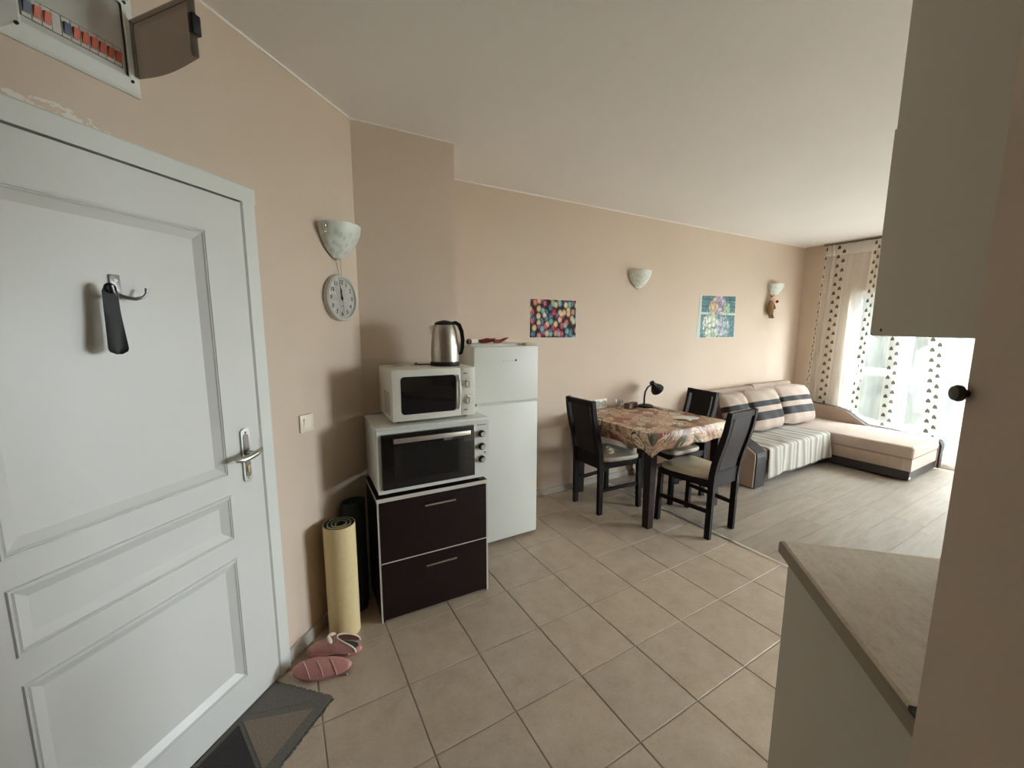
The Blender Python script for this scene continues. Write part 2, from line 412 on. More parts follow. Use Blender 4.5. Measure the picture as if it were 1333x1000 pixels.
# lever handle on an oval plate
hp = MB()
hc = (1.188, 1.017)
pts = []
for q in range(24):
    a = 2*PI*q/24; pts.append((hc[0]+.0185*math.cos(a), hc[1]+(.087 if math.sin(a) > 0 else -.087)+.0185*math.sin(a)))
hp.prism(pts, LF-.007, LF, 'y')
inner = [(hc[0]+(x-hc[0])*.62, hc[1]+(z-hc[1])*.8) for x, z in pts]
plate = hp.build('handle_plate', m_satin, leaf, 40)
MB().prism(inner, LF-.0085, LF-.006, 'y').build('plate_inset', mat('dark_nickel', (.2, .19, .18, 1), .35, .9), leaf, 40)
lv = MB().cyl((hc[0], LF-.05, hc[1]+.012), (hc[0], LF-.005, hc[1]+.012), .009)
lv.tube([(hc[0]+.03, LF-.046, hc[1]+.022), (hc[0]+.012, LF-.052, hc[1]+.018), (hc[0], LF-.053, hc[1]+.012), (hc[0]-.03, LF-.054, hc[1]+.006), (hc[0]-.06, LF-.052, hc[1]+.004), (hc[0]-.08, LF-.047, hc[1]+.006)],
        [.006, .0095, .011, .0115, .011, .007], 10)
lv.build('lever', m_satin, leaf, 50)
kh = MB().cyl((hc[0], LF-.0115, hc[1]-.045), (hc[0], LF-.006, hc[1]-.045), .008).box(hc[0]-.004, hc[0]+.004, LF-.0115, LF-.006, hc[1]-.066, hc[1]-.045)
kh.build('lock_cylinder', m_brass, leaf, 40)
for dz in (.09, -.09): MB().cyl((hc[0], LF-.0085, hc[1]+dz), (hc[0], LF-.006, hc[1]+dz), .004, 10).build('screw', m_chrome, leaf)
MB().box(L1-.004, L1+.001, LF-.001, LF+.01, hc[1]-.01, hc[1]+.05).build('latch', m_satin, leaf)

# ================================================================== THINGS ON THE DOOR AND DOOR WALL
# double coat hook
hk = thing('coat_hook', 'small grey metal double coat hook screwed to the white door', 'hook', D(.841, LF+.013, 1.58), RZ)
m_hook = mat('grey_metal', (.33, .33, .34, 1), .35, .9)
MB().rbox(-.013, .013, -.006, 0, .0, .068, .002).build('back_plate', m_hook, hk, 40)
for s in (-1, 1):
    f_s = 1 if s > 0 else .62
    MB().tube([(0, -.006, .014), (s*.012*f_s, -.018, .006), (s*.03*f_s, -.03, .002), (s*.046*f_s, -.036-.008*(s < 0), .008), (s*.055*f_s, -.037-.012*(s < 0), .02), (s*.057*f_s, -.036-.012*(s < 0), .034)], [.0055, .0055, .005, .0045, .0042, .005], 8).build('prong', m_hook, hk, 50)
for z in (.052, .018): MB().cyl((0, -.0085, z), (0, -.0055, z), .005, 10).build('screw', m_chrome, hk)
# shoehorn
so = thing('shoehorn', 'black plastic shoehorn hanging from the hook on the white door', 'shoehorn', D(.802, LF-.033, 1.600), RZ)
def shoe(u_, t):
    wd = (.017+.004*t+.006*max(0, t-.45))*(1 if t < .9 else math.sqrt(max(0., 1-((t-.9)/.1)**2))*.75+.25)
    if t < .06: wd *= .55+.45*t/.06
    a = (u_-.5)*2; bend = .012*max(0, t-.35)
    return (a*wd-.004*t, bend*(a*a)*-1.0-.006*t, .012-.184*t)
sh = MB().grid(shoe, 10, 26); n0 = len(sh.v)
sh.grid(lambda a, t: tuple(Vector(shoe(a, t))+Vector((0, .003, 0))), 10, 26)
ring = [i*11 for i in range(27)]+[26*11+i for i in range(1, 11)]+[i*11+10 for i in range(25, -1, -1)]+[i for i in range(9, 0, -1)]
for a, b in zip(ring, ring[1:]+ring[:1]): sh.f.append((a, b, n0+b, n0+a)); sh.mi.append(0)
sh.build('blade', m_black, so, 50)
MB().tube([(.0+.011*math.cos(a), -.001, .006+.011*math.sin(a)) for a in [2*PI*q/18 for q in range(18)]], .0038, 6, closed=True).build('hanging_ring', m_black, so, 60)

# light switch
sw = thing('light_switch', 'cream plastic light switch on the beige wall between door and mats', 'switch', D(1.529, DW, 1.065), RZ)
MB().rbox(-.041, .041, -.009, 0, -.041, .041, .003).build('switch_plate', m_plast, sw, 40)
rk = MB().add([(-.022, -.009, -.024), (.022, -.009, -.024), (.022, -.009, .024), (-.022, -.009, .024), (-.022, -.010, -.024), (.022, -.010, -.024), (.022, -.0155, .024), (-.022, -.0155, .024)],
              [(0, 1, 5, 4), (1, 2, 6, 5), (2, 3, 7, 6), (3, 0, 4, 7), (4, 5, 6, 7)])
rk.build('rocker', mat('cream_rocker', srgb(240, 232, 212), .3), sw)

# electrical distribution panel
ep = thing('electrical_panel', 'white flush electrical panel with orange breakers above the door', 'fuse box', D(.824, DW, 2.165), RZ)
W2 = .146; HH = .262
v = []; f = []
for d, y in ((0, 0), (0, -.008), (.006, -.013), (.034, -.026), (.038, -.026)):
    v += [(-W2+d, y, d), (W2-d, y, d), (W2-d, y, HH-d), (-W2+d, y, HH-d)]
for i in range(4):
    for q in range(4): f.append((4*i+q, 4*i+(q+1) % 4, 4*i+4+(q+1) % 4, 4*i+4+q))
MB().add(v, f).build('bezel', m_appl, ep)
m_pgrey = mat('panel_grey_plastic', srgb(200, 198, 192), .5)
cvp = MB()
i0, i1, zc0, zc1 = -W2+.038, W2-.038, .038, HH-.038
sl0, sl1 = .056, .106                           # slot for the breakers
cvp.box(i0, i1, -.018, -.012, zc0, sl0).box(i0, i1, -.018, -.012, sl1, zc1).box(i0, -.104, -.018, -.012, sl0, sl1).box(.1, i1, -.018, -.012, sl0, sl1)
cvp.build('inner_cover', m_pgrey, ep)
MB().box(i0, i1, -.004, -.001, zc0, zc1).build('back_plate', mat('panel_dark', srgb(70, 68, 64), .7), ep)
m_brk = mat('breaker_body', srgb(208, 204, 196), .5); m_org = mat('orange_toggle', srgb(206, 92, 52), .45); m_blue = mat('blue_toggle', srgb(60, 72, 100), .45)
xb = -.1015
for q in range(11):
    wide = .0178; col = m_org
    if q in (0, 4): col = m_blue
    b = MB().box(xb+.0006, xb+wide-.0006, -.019, -.004, sl0+.002, sl1-.002).build('circuit_breaker', m_brk, ep)
    if q != 3:
        tz = .5*(sl0+sl1)
        MB().add([(xb+.003, -.019, tz-.014), (xb+wide-.003, -.019, tz-.014), (xb+wide-.003, -.019, tz+.012), (xb+.003, -.019, tz+.012),
                  (xb+.003, -.021, tz-.014), (xb+wide-.003, -.021, tz-.014), (xb+wide-.003, -.029, tz+.010), (xb+.003, -.029, tz+.010)],
                 [(0, 1, 5, 4), (1, 2, 6, 5), (2, 3, 7, 6), (3, 0, 4, 7), (4, 5, 6, 7)]).build('toggle', col, b)
    xb += wide+.0004
for x in (-W2+.03, W2-.03):
    for z in (.03, HH-.03): MB().cyl((x, -.027, z), (x, -.022, z), .004, 10).build('screw', m_black, ep)
k = NT('smoked_plastic')
k.b.inputs['Base Color'].default_value = srgb(120, 112, 106); k.b.inputs['Roughness'].default_value = .12
tr = k.n('ShaderNodeBsdfTransparent'); tr.inputs[0].default_value = (.70, .67, .64, 1)
mx = k.n('ShaderNodeMixShader'); mx.inputs[0].default_value = .30
k.l(tr.outputs[0], mx.inputs[1]); k.l(k.b.outputs[0], mx.inputs[2]); k.l(mx.outputs[0], k.out.inputs[0]); m_smoke = k.m
pd = MB()
A = Vector((W2-.006, -.012)); B = Vector((W2-.036, -.278)); dr = (B-A).normalized(); nr = Vector((-dr.y, dr.x))
def pdoor(off):
    pts = []
    for q in range(9):
        t = q/8; p = A+(B-A)*t+nr*off; pts.append((p.x, p.y, t))
    return pts
zt, zb = .196, .052
vv = []; ff = []
for off in (0, .003):
    for (x, y, t) in pdoor(off):
        vv += [(x, y, zb+.03*max(0, .35-t)*0-.012*math.sin(PI*t)), (x, y, zt)]
n2 = 18
for q in range(8):
    a = 2*q; ff += [(a, a+1, a+3, a+2), (n2+a, n2+a+2, n2+a+3, n2+a+1), (a, a+2, n2+a+2, n2+a), (a+1, n2+a+1, n2+a+3, a+3)]
ff += [(0, n2, n2+1, 1), (16, 17, n2+17, n2+16)]
pdo = MB().add(vv, ff).build('smoked_door', m_smoke, ep)
rim = MB()
for off0, off1, t0, t1, z0, z1 in ((-.012, .0, 0, .03, zb, zt), (-.012, .0, .97, 1, zb, zt), (-.012, 0, .03, .97, zt-.004, zt)):
    p0 = A+(B-A)*t0; p1 = A+(B-A)*t1
    rim.prism([tuple(p0+nr*off0), tuple(p1+nr*off0), tuple(p1+nr*off1), tuple(p0+nr*off1)], z0, z1, 'z')
rim.build('door_rim', m_smoke, pdo)
pc = A+(B-A)*.975
MB().rbox(pc.x-.012, pc.x+.012, pc.y-.012, pc.y+.006, .105, .155, .004).build('latch', m_black, pdo, 40)

# frosted glass wall sconces
k = NT('frosted_patterned_glass'); p = k.coord('Object')
vo = k.n('ShaderNodeTexVoronoi'); vo.inputs['Scale'].default_value = 34; k.l(k.scalev(p, (1, 1, .7)), vo.inputs['Vector'])
fl = k.math('LESS_THAN', vo.outputs['Distance'], .42)
col = k.mix(fl, srgb(236, 241, 234), srgb(218, 227, 217))
k.l(col, k.b.inputs['Base Color']); k.b.inputs['Roughness'].default_value = .35
tl = k.n('ShaderNodeBsdfTranslucent'); k.l(col, tl.inputs[0])
mx = k.n('ShaderNodeMixShader'); mx.inputs[0].default_value = .2
k.l(k.b.outputs[0], mx.inputs[1]); k.l(tl.outputs[0], mx.inputs[2]); k.l(mx.outputs[0], k.out.inputs[0]); m_frost = k.m
def sconce(label, loc, rz):
    t = thing('wall_sconce', label, 'wall lamp', loc, rz, 'frosted glass wall sconces')
    # half bowl, wide at the top, pointed to the bottom; wall is at local y = 0, room towards -y
    def surf(off):
        def fn(a, q):
            zz = -.158*q; r = (1-q**1.9)**.62 if q < 1 else 0.0
            r = max(r, .10); th = PI+PI*a
            return ((.127-off)*r*math.cos(th), -.012+(.112-off)*r*math.sin(th)*(.45+.55*r), zz+.0+.010*(math.sin(PI*a)))
        return fn
    g = MB().grid(surf(0), 28, 14); n0 = len(g.v); g.grid(surf(.005), 28, 14)
    for i in range(28): g.f.append((i, i+1, n0+i+1, n0+i)); g.mi.append(0)
    g.build('glass_shade', m_frost, t, 60)
    MB().rbox(-.05, .05, -.012, 0, -.13, -.04, .003).build('back_plate', m_casing, t, 40)
    MB().lathe([(.014, 0), (.016, .03), (.012, .05)], (0, -.05, -.10), 12).build('lamp_holder', m_casing, t, 40)
    MB().cyl((0, -.012, -.09), (0, -.05, -.09), .007, 8).build('arm', m_chrome, t, 40)
    fb = surf(-.005)
    sp = [fb(a, q) for a in (.10, .90) for q in (.13, .22, .31)]+[fb(a, .985) for a in (.2, .5, .8)]
    for s_ in sp: MB().sphere(s_, .0082, 10, 7).build('bead', m_chrome, t, 60)
    return t
sconce('frosted glass wall sconce above the round clock', D(1.800, DW, 1.996), RZ)
sconce('frosted glass wall sconce between the two pictures', (3.105, YB(3.1), 2.050), -.0117)
sconce('frosted glass wall sconce with a plush toy hanging from it', (5.49, YB(5.5), 2.058), -.0117)

# round wall clock hung from the sconce
ck = thing('wall_clock', 'round grey-rimmed wall clock with white dial hanging under the sconce', 'clock', D(1.808, DW, 1.652), RZ)
R_ = .116
rim = [(R_-.022, -.030), (R_-.018, -.040), (R_-.008, -.044), (R_, -.036), (R_, 0), (0, 0)]
Mx = Matrix.Rotation(PI/2, 4, 'X')
def ylathe(prof, seg=40):                   # profile (r, y) turned about the y axis
    m = MB().lathe([(r, -y) for r, y in prof], (0, 0, 0), seg); m.v = [(a, -c, b) for a, b, c in m.v]; return m
m_rim = mat('grey_clock_rim', srgb(204, 204, 196), .4)
ylathe([(R_-.015, -.018), (R_-.012, -.029), (R_-.006, -.032), (R_, -.026), (R_, -.002), (R_-.03, -.002)]).build('rim', m_rim, ck, 40)
ylathe([(0, -.018), (R_-.012, -.018), (R_-.012, -.003), (0, -.003)]).build('dial', mat('clock_dial', srgb(246, 245, 243), .5), ck, 30)
m_ink = mat('clock_ink', (.015, .015, .015, 1), .5)
for q in range(1, 13):
    a = PI/2-2*PI*q/12
    text_obj('numeral', str(q), .030, m_ink, ck, (.079*math.cos(a), -.0190, .079*math.sin(a)), (PI/2, 0, 0))
def hand(name, ang, ln, wd, m, y):
    a = math.radians(90-ang); d = Vector((math.cos(a), math.sin(a))); e = Vector((-d.y, d.x))
    pts = [tuple(-d*.012+e*wd), tuple(-d*.012-e*wd), tuple(d*ln-e*wd*.5), tuple(d*ln+e*wd*.5)]
    MB().prism(pts, y-.0012, y, 'y').build(name, m, ck)
hand('hour_hand', 357, .046, .0035, m_ink, -.021); hand('minute_hand', 345, .068, .0026, m_ink, -.0235)
hand('second_hand', 177, .07, .0009, mat('red_hand', srgb(200, 90, 100), .4), -.0255)
MB().cyl((0, -.027, 0), (0, -.019, 0), .004, 10).build('hub', m_ink, ck)
m_cord = mat('thin_string', srgb(150, 140, 120), .8)
MB().tube([(-.012, -.02, .112), (-.03, -.016, .20)], .0011, 5).tube([(.004, -.02, .114), (.012, -.016, .20)], .0011, 5).build('hanging_string', m_cord, ck)
MB().box(-.008, .008, -.0190, -.0178, -.042, -.038).build('dial_mark', mat('mark_red', srgb(190, 110, 120), .5), ck)

# ================================================================== PICTURES ON THE BACK WALL
k = NT('painted_eggs_print'); p = k.coord('Object')
wv = k.n('ShaderNodeVectorMath', operation='ADD'); k.l(p, wv.inputs[0])
nz = k.n('ShaderNodeTexNoise'); nz.inputs['Scale'].default_value = 3; k.l(p, nz.inputs['Vector'])
vm = k.n('ShaderNodeVectorMath', operation='SCALE'); vm.inputs['Scale'].default_value = .012; k.l(nz.outputs['Color'], vm.inputs[0]); k.l(vm.outputs[0], wv.inputs[1])
pp = k.scalev(wv.outputs[0], (1.12, 0, .92))
px_, py_, pz_ = k.xyz(pp); c2 = k.n('ShaderNodeCombineXYZ'); k.l(px_, c2.inputs[0]); k.l(pz_, c2.inputs[1])
vo = k.n('ShaderNodeTexVoronoi', voronoi_dimensions='2D'); vo.inputs['Scale'].default_value = 20; vo.inputs['Randomness'].default_value = 1.0; k.l(c2.outputs[0], vo.inputs['Vector'])
rx = k.xyz(vo.outputs['Color'])
hue = k.ramp(rx[0], [(0, srgb(190, 50, 80)), (.16, srgb(205, 80, 105)), (.28, srgb(60, 110, 140)), (.42, srgb(120, 175, 180)), (.54, srgb(222, 195, 150)), (.68, srgb(214, 130, 110)), (.78, srgb(120, 60, 110)), (.88, srgb(140, 190, 160)), (.95, srgb(228, 214, 180))], 'CONSTANT')
spots = k.math('GREATER_THAN', k.noise(p, 140, 2), .6)
hue = k.mix(k.math('MULTIPLY', spots, .6), hue, srgb(240, 226, 205))
dk = k.ramp(vo.outputs['Distance'], [(.0, (1, 1, 1, 1)), (.36, (.78, .78, .78, 1)), (.52, (.26, .19, .19, 1)), (.64, (.03, .02, .02, 1))])
k.l(k.mix(1., hue, dk, 'MULTIPLY'), k.b.inputs['Base Color']); k.b.inputs['Roughness'].default_value = .6; k.b.inputs['Specular IOR Level'].default_value = .2; m_eggs = k.m
k = NT('flower_print'); p = k.coord('Object'); x, y, z = k.xyz(p)
n1 = k.noise(p, 55, 3, out='Color'); nf = k.noise(p, 30, 4)
base = k.mix(k.math('GREATER_THAN', nf, .56), srgb(84, 122, 128), srgb(120, 152, 152))
plank_l = k.math('LESS_THAN', k.math('ABSOLUTE', k.math('SUBTRACT', k.math('FRACT', k.math('MULTIPLY', z, 13.)), .5)), .05)
base = k.mix(k.math('MULTIPLY', plank_l, k.math('GREATER_THAN', z, .03)), base, srgb(60, 84, 90))
band = k.math('LESS_THAN', k.math('ABSOLUTE', k.math('SUBTRACT', z, .035)), .012)
base = k.mix(band, base, srgb(196, 206, 190))
base = k.mix(k.math('LESS_THAN', x, -.29), base, srgb(190, 205, 200))
def blob(cx, cz, r, cols, sc):
    c2 = k.n('ShaderNodeCombineXYZ'); k.l(x, c2.inputs[0]); k.l(z, c2.inputs[1])
    vo = k.n('ShaderNodeTexVoronoi', voronoi_dimensions='2D'); vo.inputs['Scale'].default_value = sc*.72; k.l(c2.outputs[0], vo.inputs['Vector'])
    c = k.ramp(k.xyz(vo.outputs['Color'])[0], [(i/len(cols), srgb(*q)) for i, q in enumerate(cols)], 'CONSTANT')
    c = k.mix(k.math('GREATER_THAN', vo.outputs['Distance'], .62), c, srgb(110, 130, 130)); c = k.mix(.22, c, srgb(130, 150, 150))
    d = k.math('SQRT', k.math('ADD', k.math('POWER', k.math('SUBTRACT', x, cx), 2.), k.math('POWER', k.math('SUBTRACT', z, cz), 2.)))
    d = k.math('ADD', d, k.math('MULTIPLY', k.math('SUBTRACT', nf, .5), .16))
    return k.math('LESS_THAN', d, r), c
for args in ((.02, .13, .13, [(190, 160, 180), (150, 130, 160), (225, 200, 200), (120, 110, 140)], 40), (-.08, .11, .075, [(222, 186, 130), (214, 160, 120), (235, 212, 170)], 36),
             (-.1, -.11, .15, [(235, 238, 225), (206, 214, 170), (150, 180, 170), (240, 240, 232), (210, 205, 160)], 34), (.12, -.12, .12, [(200, 180, 205), (170, 190, 195), (226, 214, 224), (110, 140, 146)], 38), (.17, .1, .06, [(150, 185, 150), (176, 200, 160)], 40)):
    fa, c = blob(*args); base = k.mix(fa, base, c)
k.l(base, k.b.inputs['Base Color']); k.b.inputs['Roughness'].default_value = .6; k.b.inputs['Specular IOR Level'].default_value = .2; m_flow = k.m
m_paper = mat('poster_paper_edge', srgb(225, 220, 210), .5)
def poster(name, label, corners, m):
    # corners (x, z) on the back wall plane: top-left, top-right, bottom-right, bottom-left
    cx = sum(c[0] for c in corners)/4; cz = sum(c[1] for c in corners)/4
    o = thing(name, label, 'picture', (cx, YB(cx)-.0005, cz), -.0117)
    pts = [(c[0]-cx, c[1]-cz) for c in corners]
    MB().prism(pts, -.0025, 0, 'y').build('paper', m_paper, o)
    MB().prism([(a*.985, b*.985) for a, b in pts], -.0032, -.0024, 'y').build('print', m, o)
poster('poster', 'square poster of many coloured painted eggs on the beige wall', [(1.862, 1.752), (2.352, 1.752), (2.358, 1.420), (1.858, 1.424)], m_eggs)
poster('poster', 'teal flower still-life poster on the wall near the sofa', [(4.072, 1.872), (4.728, 1.888), (4.742, 1.405), (4.042, 1.402)], m_flow)

# plush toy hanging from the far sconce
ty = thing('plush_toy', 'small brown plush animal with pale head and red nose hanging from sconce', 'plush toy', (5.40, YB(5.4)-.045, 1.64), 0)
m_brn = mat('brown_plush', srgb(142, 112, 76), .95, var=.15, vscale=60, bump=.5, bscale=400); m_pale = mat('pale_plush', srgb(218, 196, 176), .95)
body = MB().lathe([(0, 0), (.035, .008), (.048, .04), (.046, .10), (.034, .15), (.02, .175), (0, .18)], (0, 0, .04), 16, sy=.75); body.build('body', m_brn, ty, 60)
MB().sphere((.022, -.012, .235), .042, 14, 10, (1, .9, 1.05)).build('head', m_pale, ty, 60)
MB().sphere((.05, -.045, .205), .018, 10, 8).build('red_nose', mat('red_felt', srgb(150, 36, 40), .9), ty, 60)
for s in (-1, 1):
    MB().tube([(s*.022, -.004, .07), (s*.03, -.012, .03), (s*.026, -.022, .0)], [.016, .015, .017], 8).build('leg', m_brn, ty, 60)
    MB().tube([(s*.03, -.006, .19), (s*.048, -.02, .15), (s*.04, -.03, .115)], [.013, .012, .013], 8).build('arm', m_brn, ty, 60)
    MB().tube([(s*.024+.02, -.006, .262), (s*.045+.012, 0, .285)], [.013, .005], 8).build('ear', m_brn, ty, 60)
MB().tube([(.0, .006, .26), (-.016, .012, .30), (-.01, .02, .36)], .004, 6).build('hanging_loop', m_pale, ty)

# ================================================================== APPLIANCE STACK BY THE COLUMN
RC = -.0415                                  # the stack stands parallel to the column
cab = thing('drawer_cabinet', 'dark brown two-drawer cabinet with pale edges carrying the oven', 'cabinet', (.378, 1.959, 0), RC)
CW, CD, CH = .597, .36, .665
bd = MB().box(.003, .016, .002, CD, 0, CH-.018).box(CW-.016, CW-.003, .002, CD, 0, CH-.018).box(.016, CW-.016, CD-.01, CD, .0, CH-.018).box(.016, CW-.016, .02, CD-.01, .02, .035)
bd.build('body', m_wenge, cab)
MB().box(0, CW, .003, CD, CH-.018, CH-.001).build('top_board', m_wenge, cab)
eg = MB().box(0, CW, -.001, .003, CH-.020, CH).box(0, .009, -.001, .002, 0, CH-.02).box(CW-.009, CW, -.001, .002, 0, CH-.02)
eg.box(-.001, .0, .003, CD, CH-.018, CH)
eg.build('edge_band', m_edge, cab)
for z0, z1, hz in ((.012, .3195, .266), (.3255, CH-.024, .598)):
    d = MB().rbox(.010, CW-.010, -.004, .014, z0, z1, .0015, 1).build('drawer', m_wenge, cab)
    hb = MB().cyl((.232, -.028, hz), (.398, -.028, hz), .0052, 10).cyl((.245, -.028, hz), (.245, -.003, hz), .004, 8).cyl((.385, -.028, hz), (.385, -.003, hz), .004, 8)
    hb.build('handle', m_chrome, d, 40)
MB().box(.010, CW-.010, -.003, .012, .3200, .325).build('gap_strip', m_edge, cab)

ov = thing('mini_oven', 'white countertop oven with black glass door standing on the drawer cabinet', 'oven', (.378, 1.959, CH), RC)
OW0, OW1, OZ0, OZ1, OD = .012, .607, .022, .355, .362
MB().rbox(OW0, OW1, .012, OD, OZ0, OZ1-.012, .006).build('body', m_appl, ov, 40)
MB().rbox(OW0-.003, OW1+.002, .002, OD+.002, OZ1-.014, OZ1, .003).build('top_plate', m_appl, ov, 40)
ff_ = MB().box(OW0, OW0+.02, 0, .012, OZ0, OZ1-.014).box(OW0+.02, OW1-.088, 0, .012, OZ0, OZ0+.02).box(OW0+.02, OW1-.088, 0, .012, OZ1-.032, OZ1-.014).box(OW1-.088, OW1, 0, .012, OZ0, OZ1-.014)
ff_.build('front_frame', m_appl, ov)
od = MB().rbox(OW0+.021, OW1-.089, -.012, .010, OZ0+.021, OZ1-.033, .003).build('door', m_blackglass, ov, 40)
MB().box(OW0+.078, OW1-.150, -.0135, -.011, OZ0+.062, OZ1-.095).build('door_window', m_ovenglass, od)
oh = MB().rbox(OW0+.072, OW1-.125, -.046, -.034, OZ1-.073, OZ1-.050, .003).cyl((OW0+.085, -.036, OZ1-.062), (OW0+.085, -.01, OZ1-.062), .006, 8).cyl((OW1-.138, -.036, OZ1-.062), (OW1-.138, -.01, OZ1-.062), .006, 8)
oh.build('door_handle', mat('brushed_handle', (.62, .6, .56, 1), .35, .85), od, 40)
for kz in (.268, .197, .125):
    kn = MB().lathe([(.0195, 0), (.0195, .006), (.0165, .018), (.013, .022), (0, .022)], (0, 0, 0), 20); kn.v = [(OW1-.044+a, -c, kz+b) for a, b, c in kn.v]
    ko = kn.build('knob', m_black, ov, 40)
    cp = MB().lathe([(.013, 0), (.013, .003), (0, .003)], (0, 0, 0), 18); cp.v = [(OW1-.044+a, -.0215-c, kz+b) for a, b, c in cp.v]
    cp.build('knob_cap', m_satin, ko, 40)
pm = MB()
for q in range(9): pm.box(OW1-.070+q*.0058, OW1-.0655+q*.0058, -.0007, .001, OZ1-.040, OZ1-.0355-(.001 if q % 2 else 0))
pm.build('worn_print', m_ink, ov)
for kz in (.268, .197, .125):
    for q in range(4):
        a = PI*.62+q*.42
        MB().cyl((OW1-.044+.029*math.cos(a), -.0007, kz+.029*math.sin(a)), (OW1-.044+.029*math.cos(a), .001, kz+.029*math.sin(a)), .0016, 6).build('dial_mark', m_ink, ov)
MB().cyl((OW1-.026, -.002, .160), (OW1-.026, .001, .160), .004, 10).build('indicator_lamp', m_black, ov)
for x in (.05, OW1-.05):
    for y in (.05, OD-.04): MB().lathe([(.016, 0), (.014, .024)], (x, y, 0), 12).build('foot', m_black, ov, 40)

mw = thing('microwave', 'cream-white microwave with two dials stacked on top of the oven', 'microwave', (.378, 1.959, CH+OZ1), RC)
MX0, MX1, MY0, MY1, MZ0, MZ1 = .100, .546, .045, .375, .014, .276
MB().rbox(MX0, MX1, MY0+.018, MY1, MZ0, MZ1, .004).build('body', m_micro, mw, 40)
XD = MX1-.083
fd = MB()
fd.rbox(MX0, XD, MY0-.006, MY0+.018, MZ0, MZ1, .006, 3)
dr_ = fd.build('door', m_micro, mw, 40)
def rrect(x0, x1, z0, z1, r, bulge=0, n=6):
    pts = []
    for (cx, cz, a0) in ((x1-r, z1-r, 0), (x0+r, z1-r, PI/2), (x0+r, z0+r, PI), (x1-r, z0+r, 1.5*PI)):
        for q in range(n+1):
            a = a0+PI/2*q/n; pts.append((cx+r*math.cos(a), cz+r*math.sin(a)))
    out = []
    for x, z in pts:
        t = (z-(z0+z1)/2)/((z1-z0)/2)
        out.append((x+(bulge*(1-t*t) if x > (x0+x1)/2 else -bulge*(1-t*t)), z))
    return out
MB().prism(rrect(MX0+.047, XD-.030, MZ0+.034, MZ1-.036, .016, .006), MY0-.008, MY0-.002, 'y').build('door_window', m_blackglass, dr_)
sf = MB().prism(rrect(MX0+.042, XD-.025, MZ0+.029, MZ1-.031, .019, .006), MY0-.0065, MY0-.003, 'y').build('window_surround', m_appl, dr_)
MB().tube([(XD-.014, MY0-.010, MZ0+.04), (XD-.013, MY0-.02, MZ0+.08), (XD-.013, MY0-.022, (MZ0+MZ1)/2), (XD-.013, MY0-.02, MZ1-.08), (XD-.014, MY0-.010, MZ1-.04)], [.005, .008, .009, .008, .005], 10).build('door_handle', m_appl, dr_, 60)
MB().rbox(XD+.002, MX1, MY0-.004, MY0+.018, MZ0, MZ1, .005, 2).build('control_panel', m_micro, mw, 40)
for kz in (.187, .098):
    kn = MB().lathe([(.024, 0), (.024, .004), (.019, .008), (.018, .02), (0, .021)], (0, 0, 0), 24); kn.v = [(MX1-.041+a, MY0-.004-c, kz+b) for a, b, c in kn.v]
    ko = kn.build('dial', m_micro, mw, 40)
    MB().rbox(MX1-.0435, MX1-.0385, MY0-.0275, MY0-.022, kz-.016, kz+.016, .0015).build('dial_grip', m_micro, ko, 40)
    for q in range(7):
        a = -.4+q*.6
        MB().cyl((MX1-.041+.032*math.cos(a), MY0-.0052, kz+.032*math.sin(a)), (MX1-.041+.032*math.cos(a), MY0-.0036, kz+.032*math.sin(a)), .0016, 6).build('dial_mark', m_ink, mw)
for tz in (.243, .046): MB().box(MX1-.070, MX1-.046, MY0-.0047, MY0-.003, tz-.002, tz+.002).build('panel_print', m_ink, mw)
vn = MB()
for r in range(9):
    for c in range(5):
        vn.box(MX0-.0006, MX0+.002, MY0+.05+c*.030, MY0+.066+c*.030, .040+r*.0135, .0475+r*.0135)
vo_ = vn.build('side_vents', m_ink, mw); vo_['kind'] = 'stuff'
vn = MB()
for g in range(3):
    for r in range(6): vn.box(MX0+.06+g*.09, MX0+.12+g*.09, MY1-.14+r*.016, MY1-.134+r*.016, MZ1-.001, MZ1+.0006)
vo_ = vn.build('top_vents', m_pgrey, mw); vo_['kind'] = 'stuff'
for x in (MX0+.04, MX1-.04):
    for y in (MY0+.05, MY1-.04): MB().lathe([(.012, 0), (.011, .016)], (x, y, 0), 10).build('foot', m_black, mw, 40)

# kettle
MWTOP = CH+OZ1+MZ1
kt = thing('electric_kettle', 'brushed steel electric kettle with black handle on the microwave', 'kettle', (.815, 2.135, MWTOP), -.35); kt.scale = (1.09, 1.09, 1.11)
kp = [(.070, .020), (.0705, .03), (.072, .05), (.071, .09), (.066, .14), (.058, .18), (.051, .200), (.049, .203)]
MB().lathe([(.0, .02)]+kp+[(.0, .203)], (0, 0, 0), 40).build('body', m_steel, kt, 50)
MB().lathe([(.073, 0), (.075, .004), (.074, .018), (.0705, .021), (0, .021)], (0, 0, 0), 40).build('base', m_black, kt, 40)
MB().lathe([(.050, .200), (.050, .208), (.044, .215), (.025, .221), (.012, .224), (0, .225)], (0, 0, 0), 32).build('lid', m_black, kt, 50)
hs = MB().sweep([(.036, 0, .210), (.056, 0, .213), (.074, 0, .202), (.086, 0, .17), (.091, 0, .13), (.089, 0, .09), (.082, 0, .062), (.070, 0, .058)], [.013]*8, [.008, .009, .010, .010, .009, .009, .008, .006], (0, 1, 0))
hs.build('handle', m_black, kt, 60)
MB().add([(-.047, -.022, .203), (-.047, .022, .203), (-.078, 0, .196), (-.062, -.016, .16), (-.062, .016, .16), (-.066, 0, .150)], [(0, 2, 1), (0, 3, 5, 2), (1, 2, 5, 4)]).build('spout', m_steel, kt, 60)
MB().tube([(-.07, .02, .006), (-.10, .03, .004), (-.13, .015, .0045), (-.155, .05, .0045), (-.15, .12, .0045)], .0035, 6).build('power_cord', m_black, kt, 60)

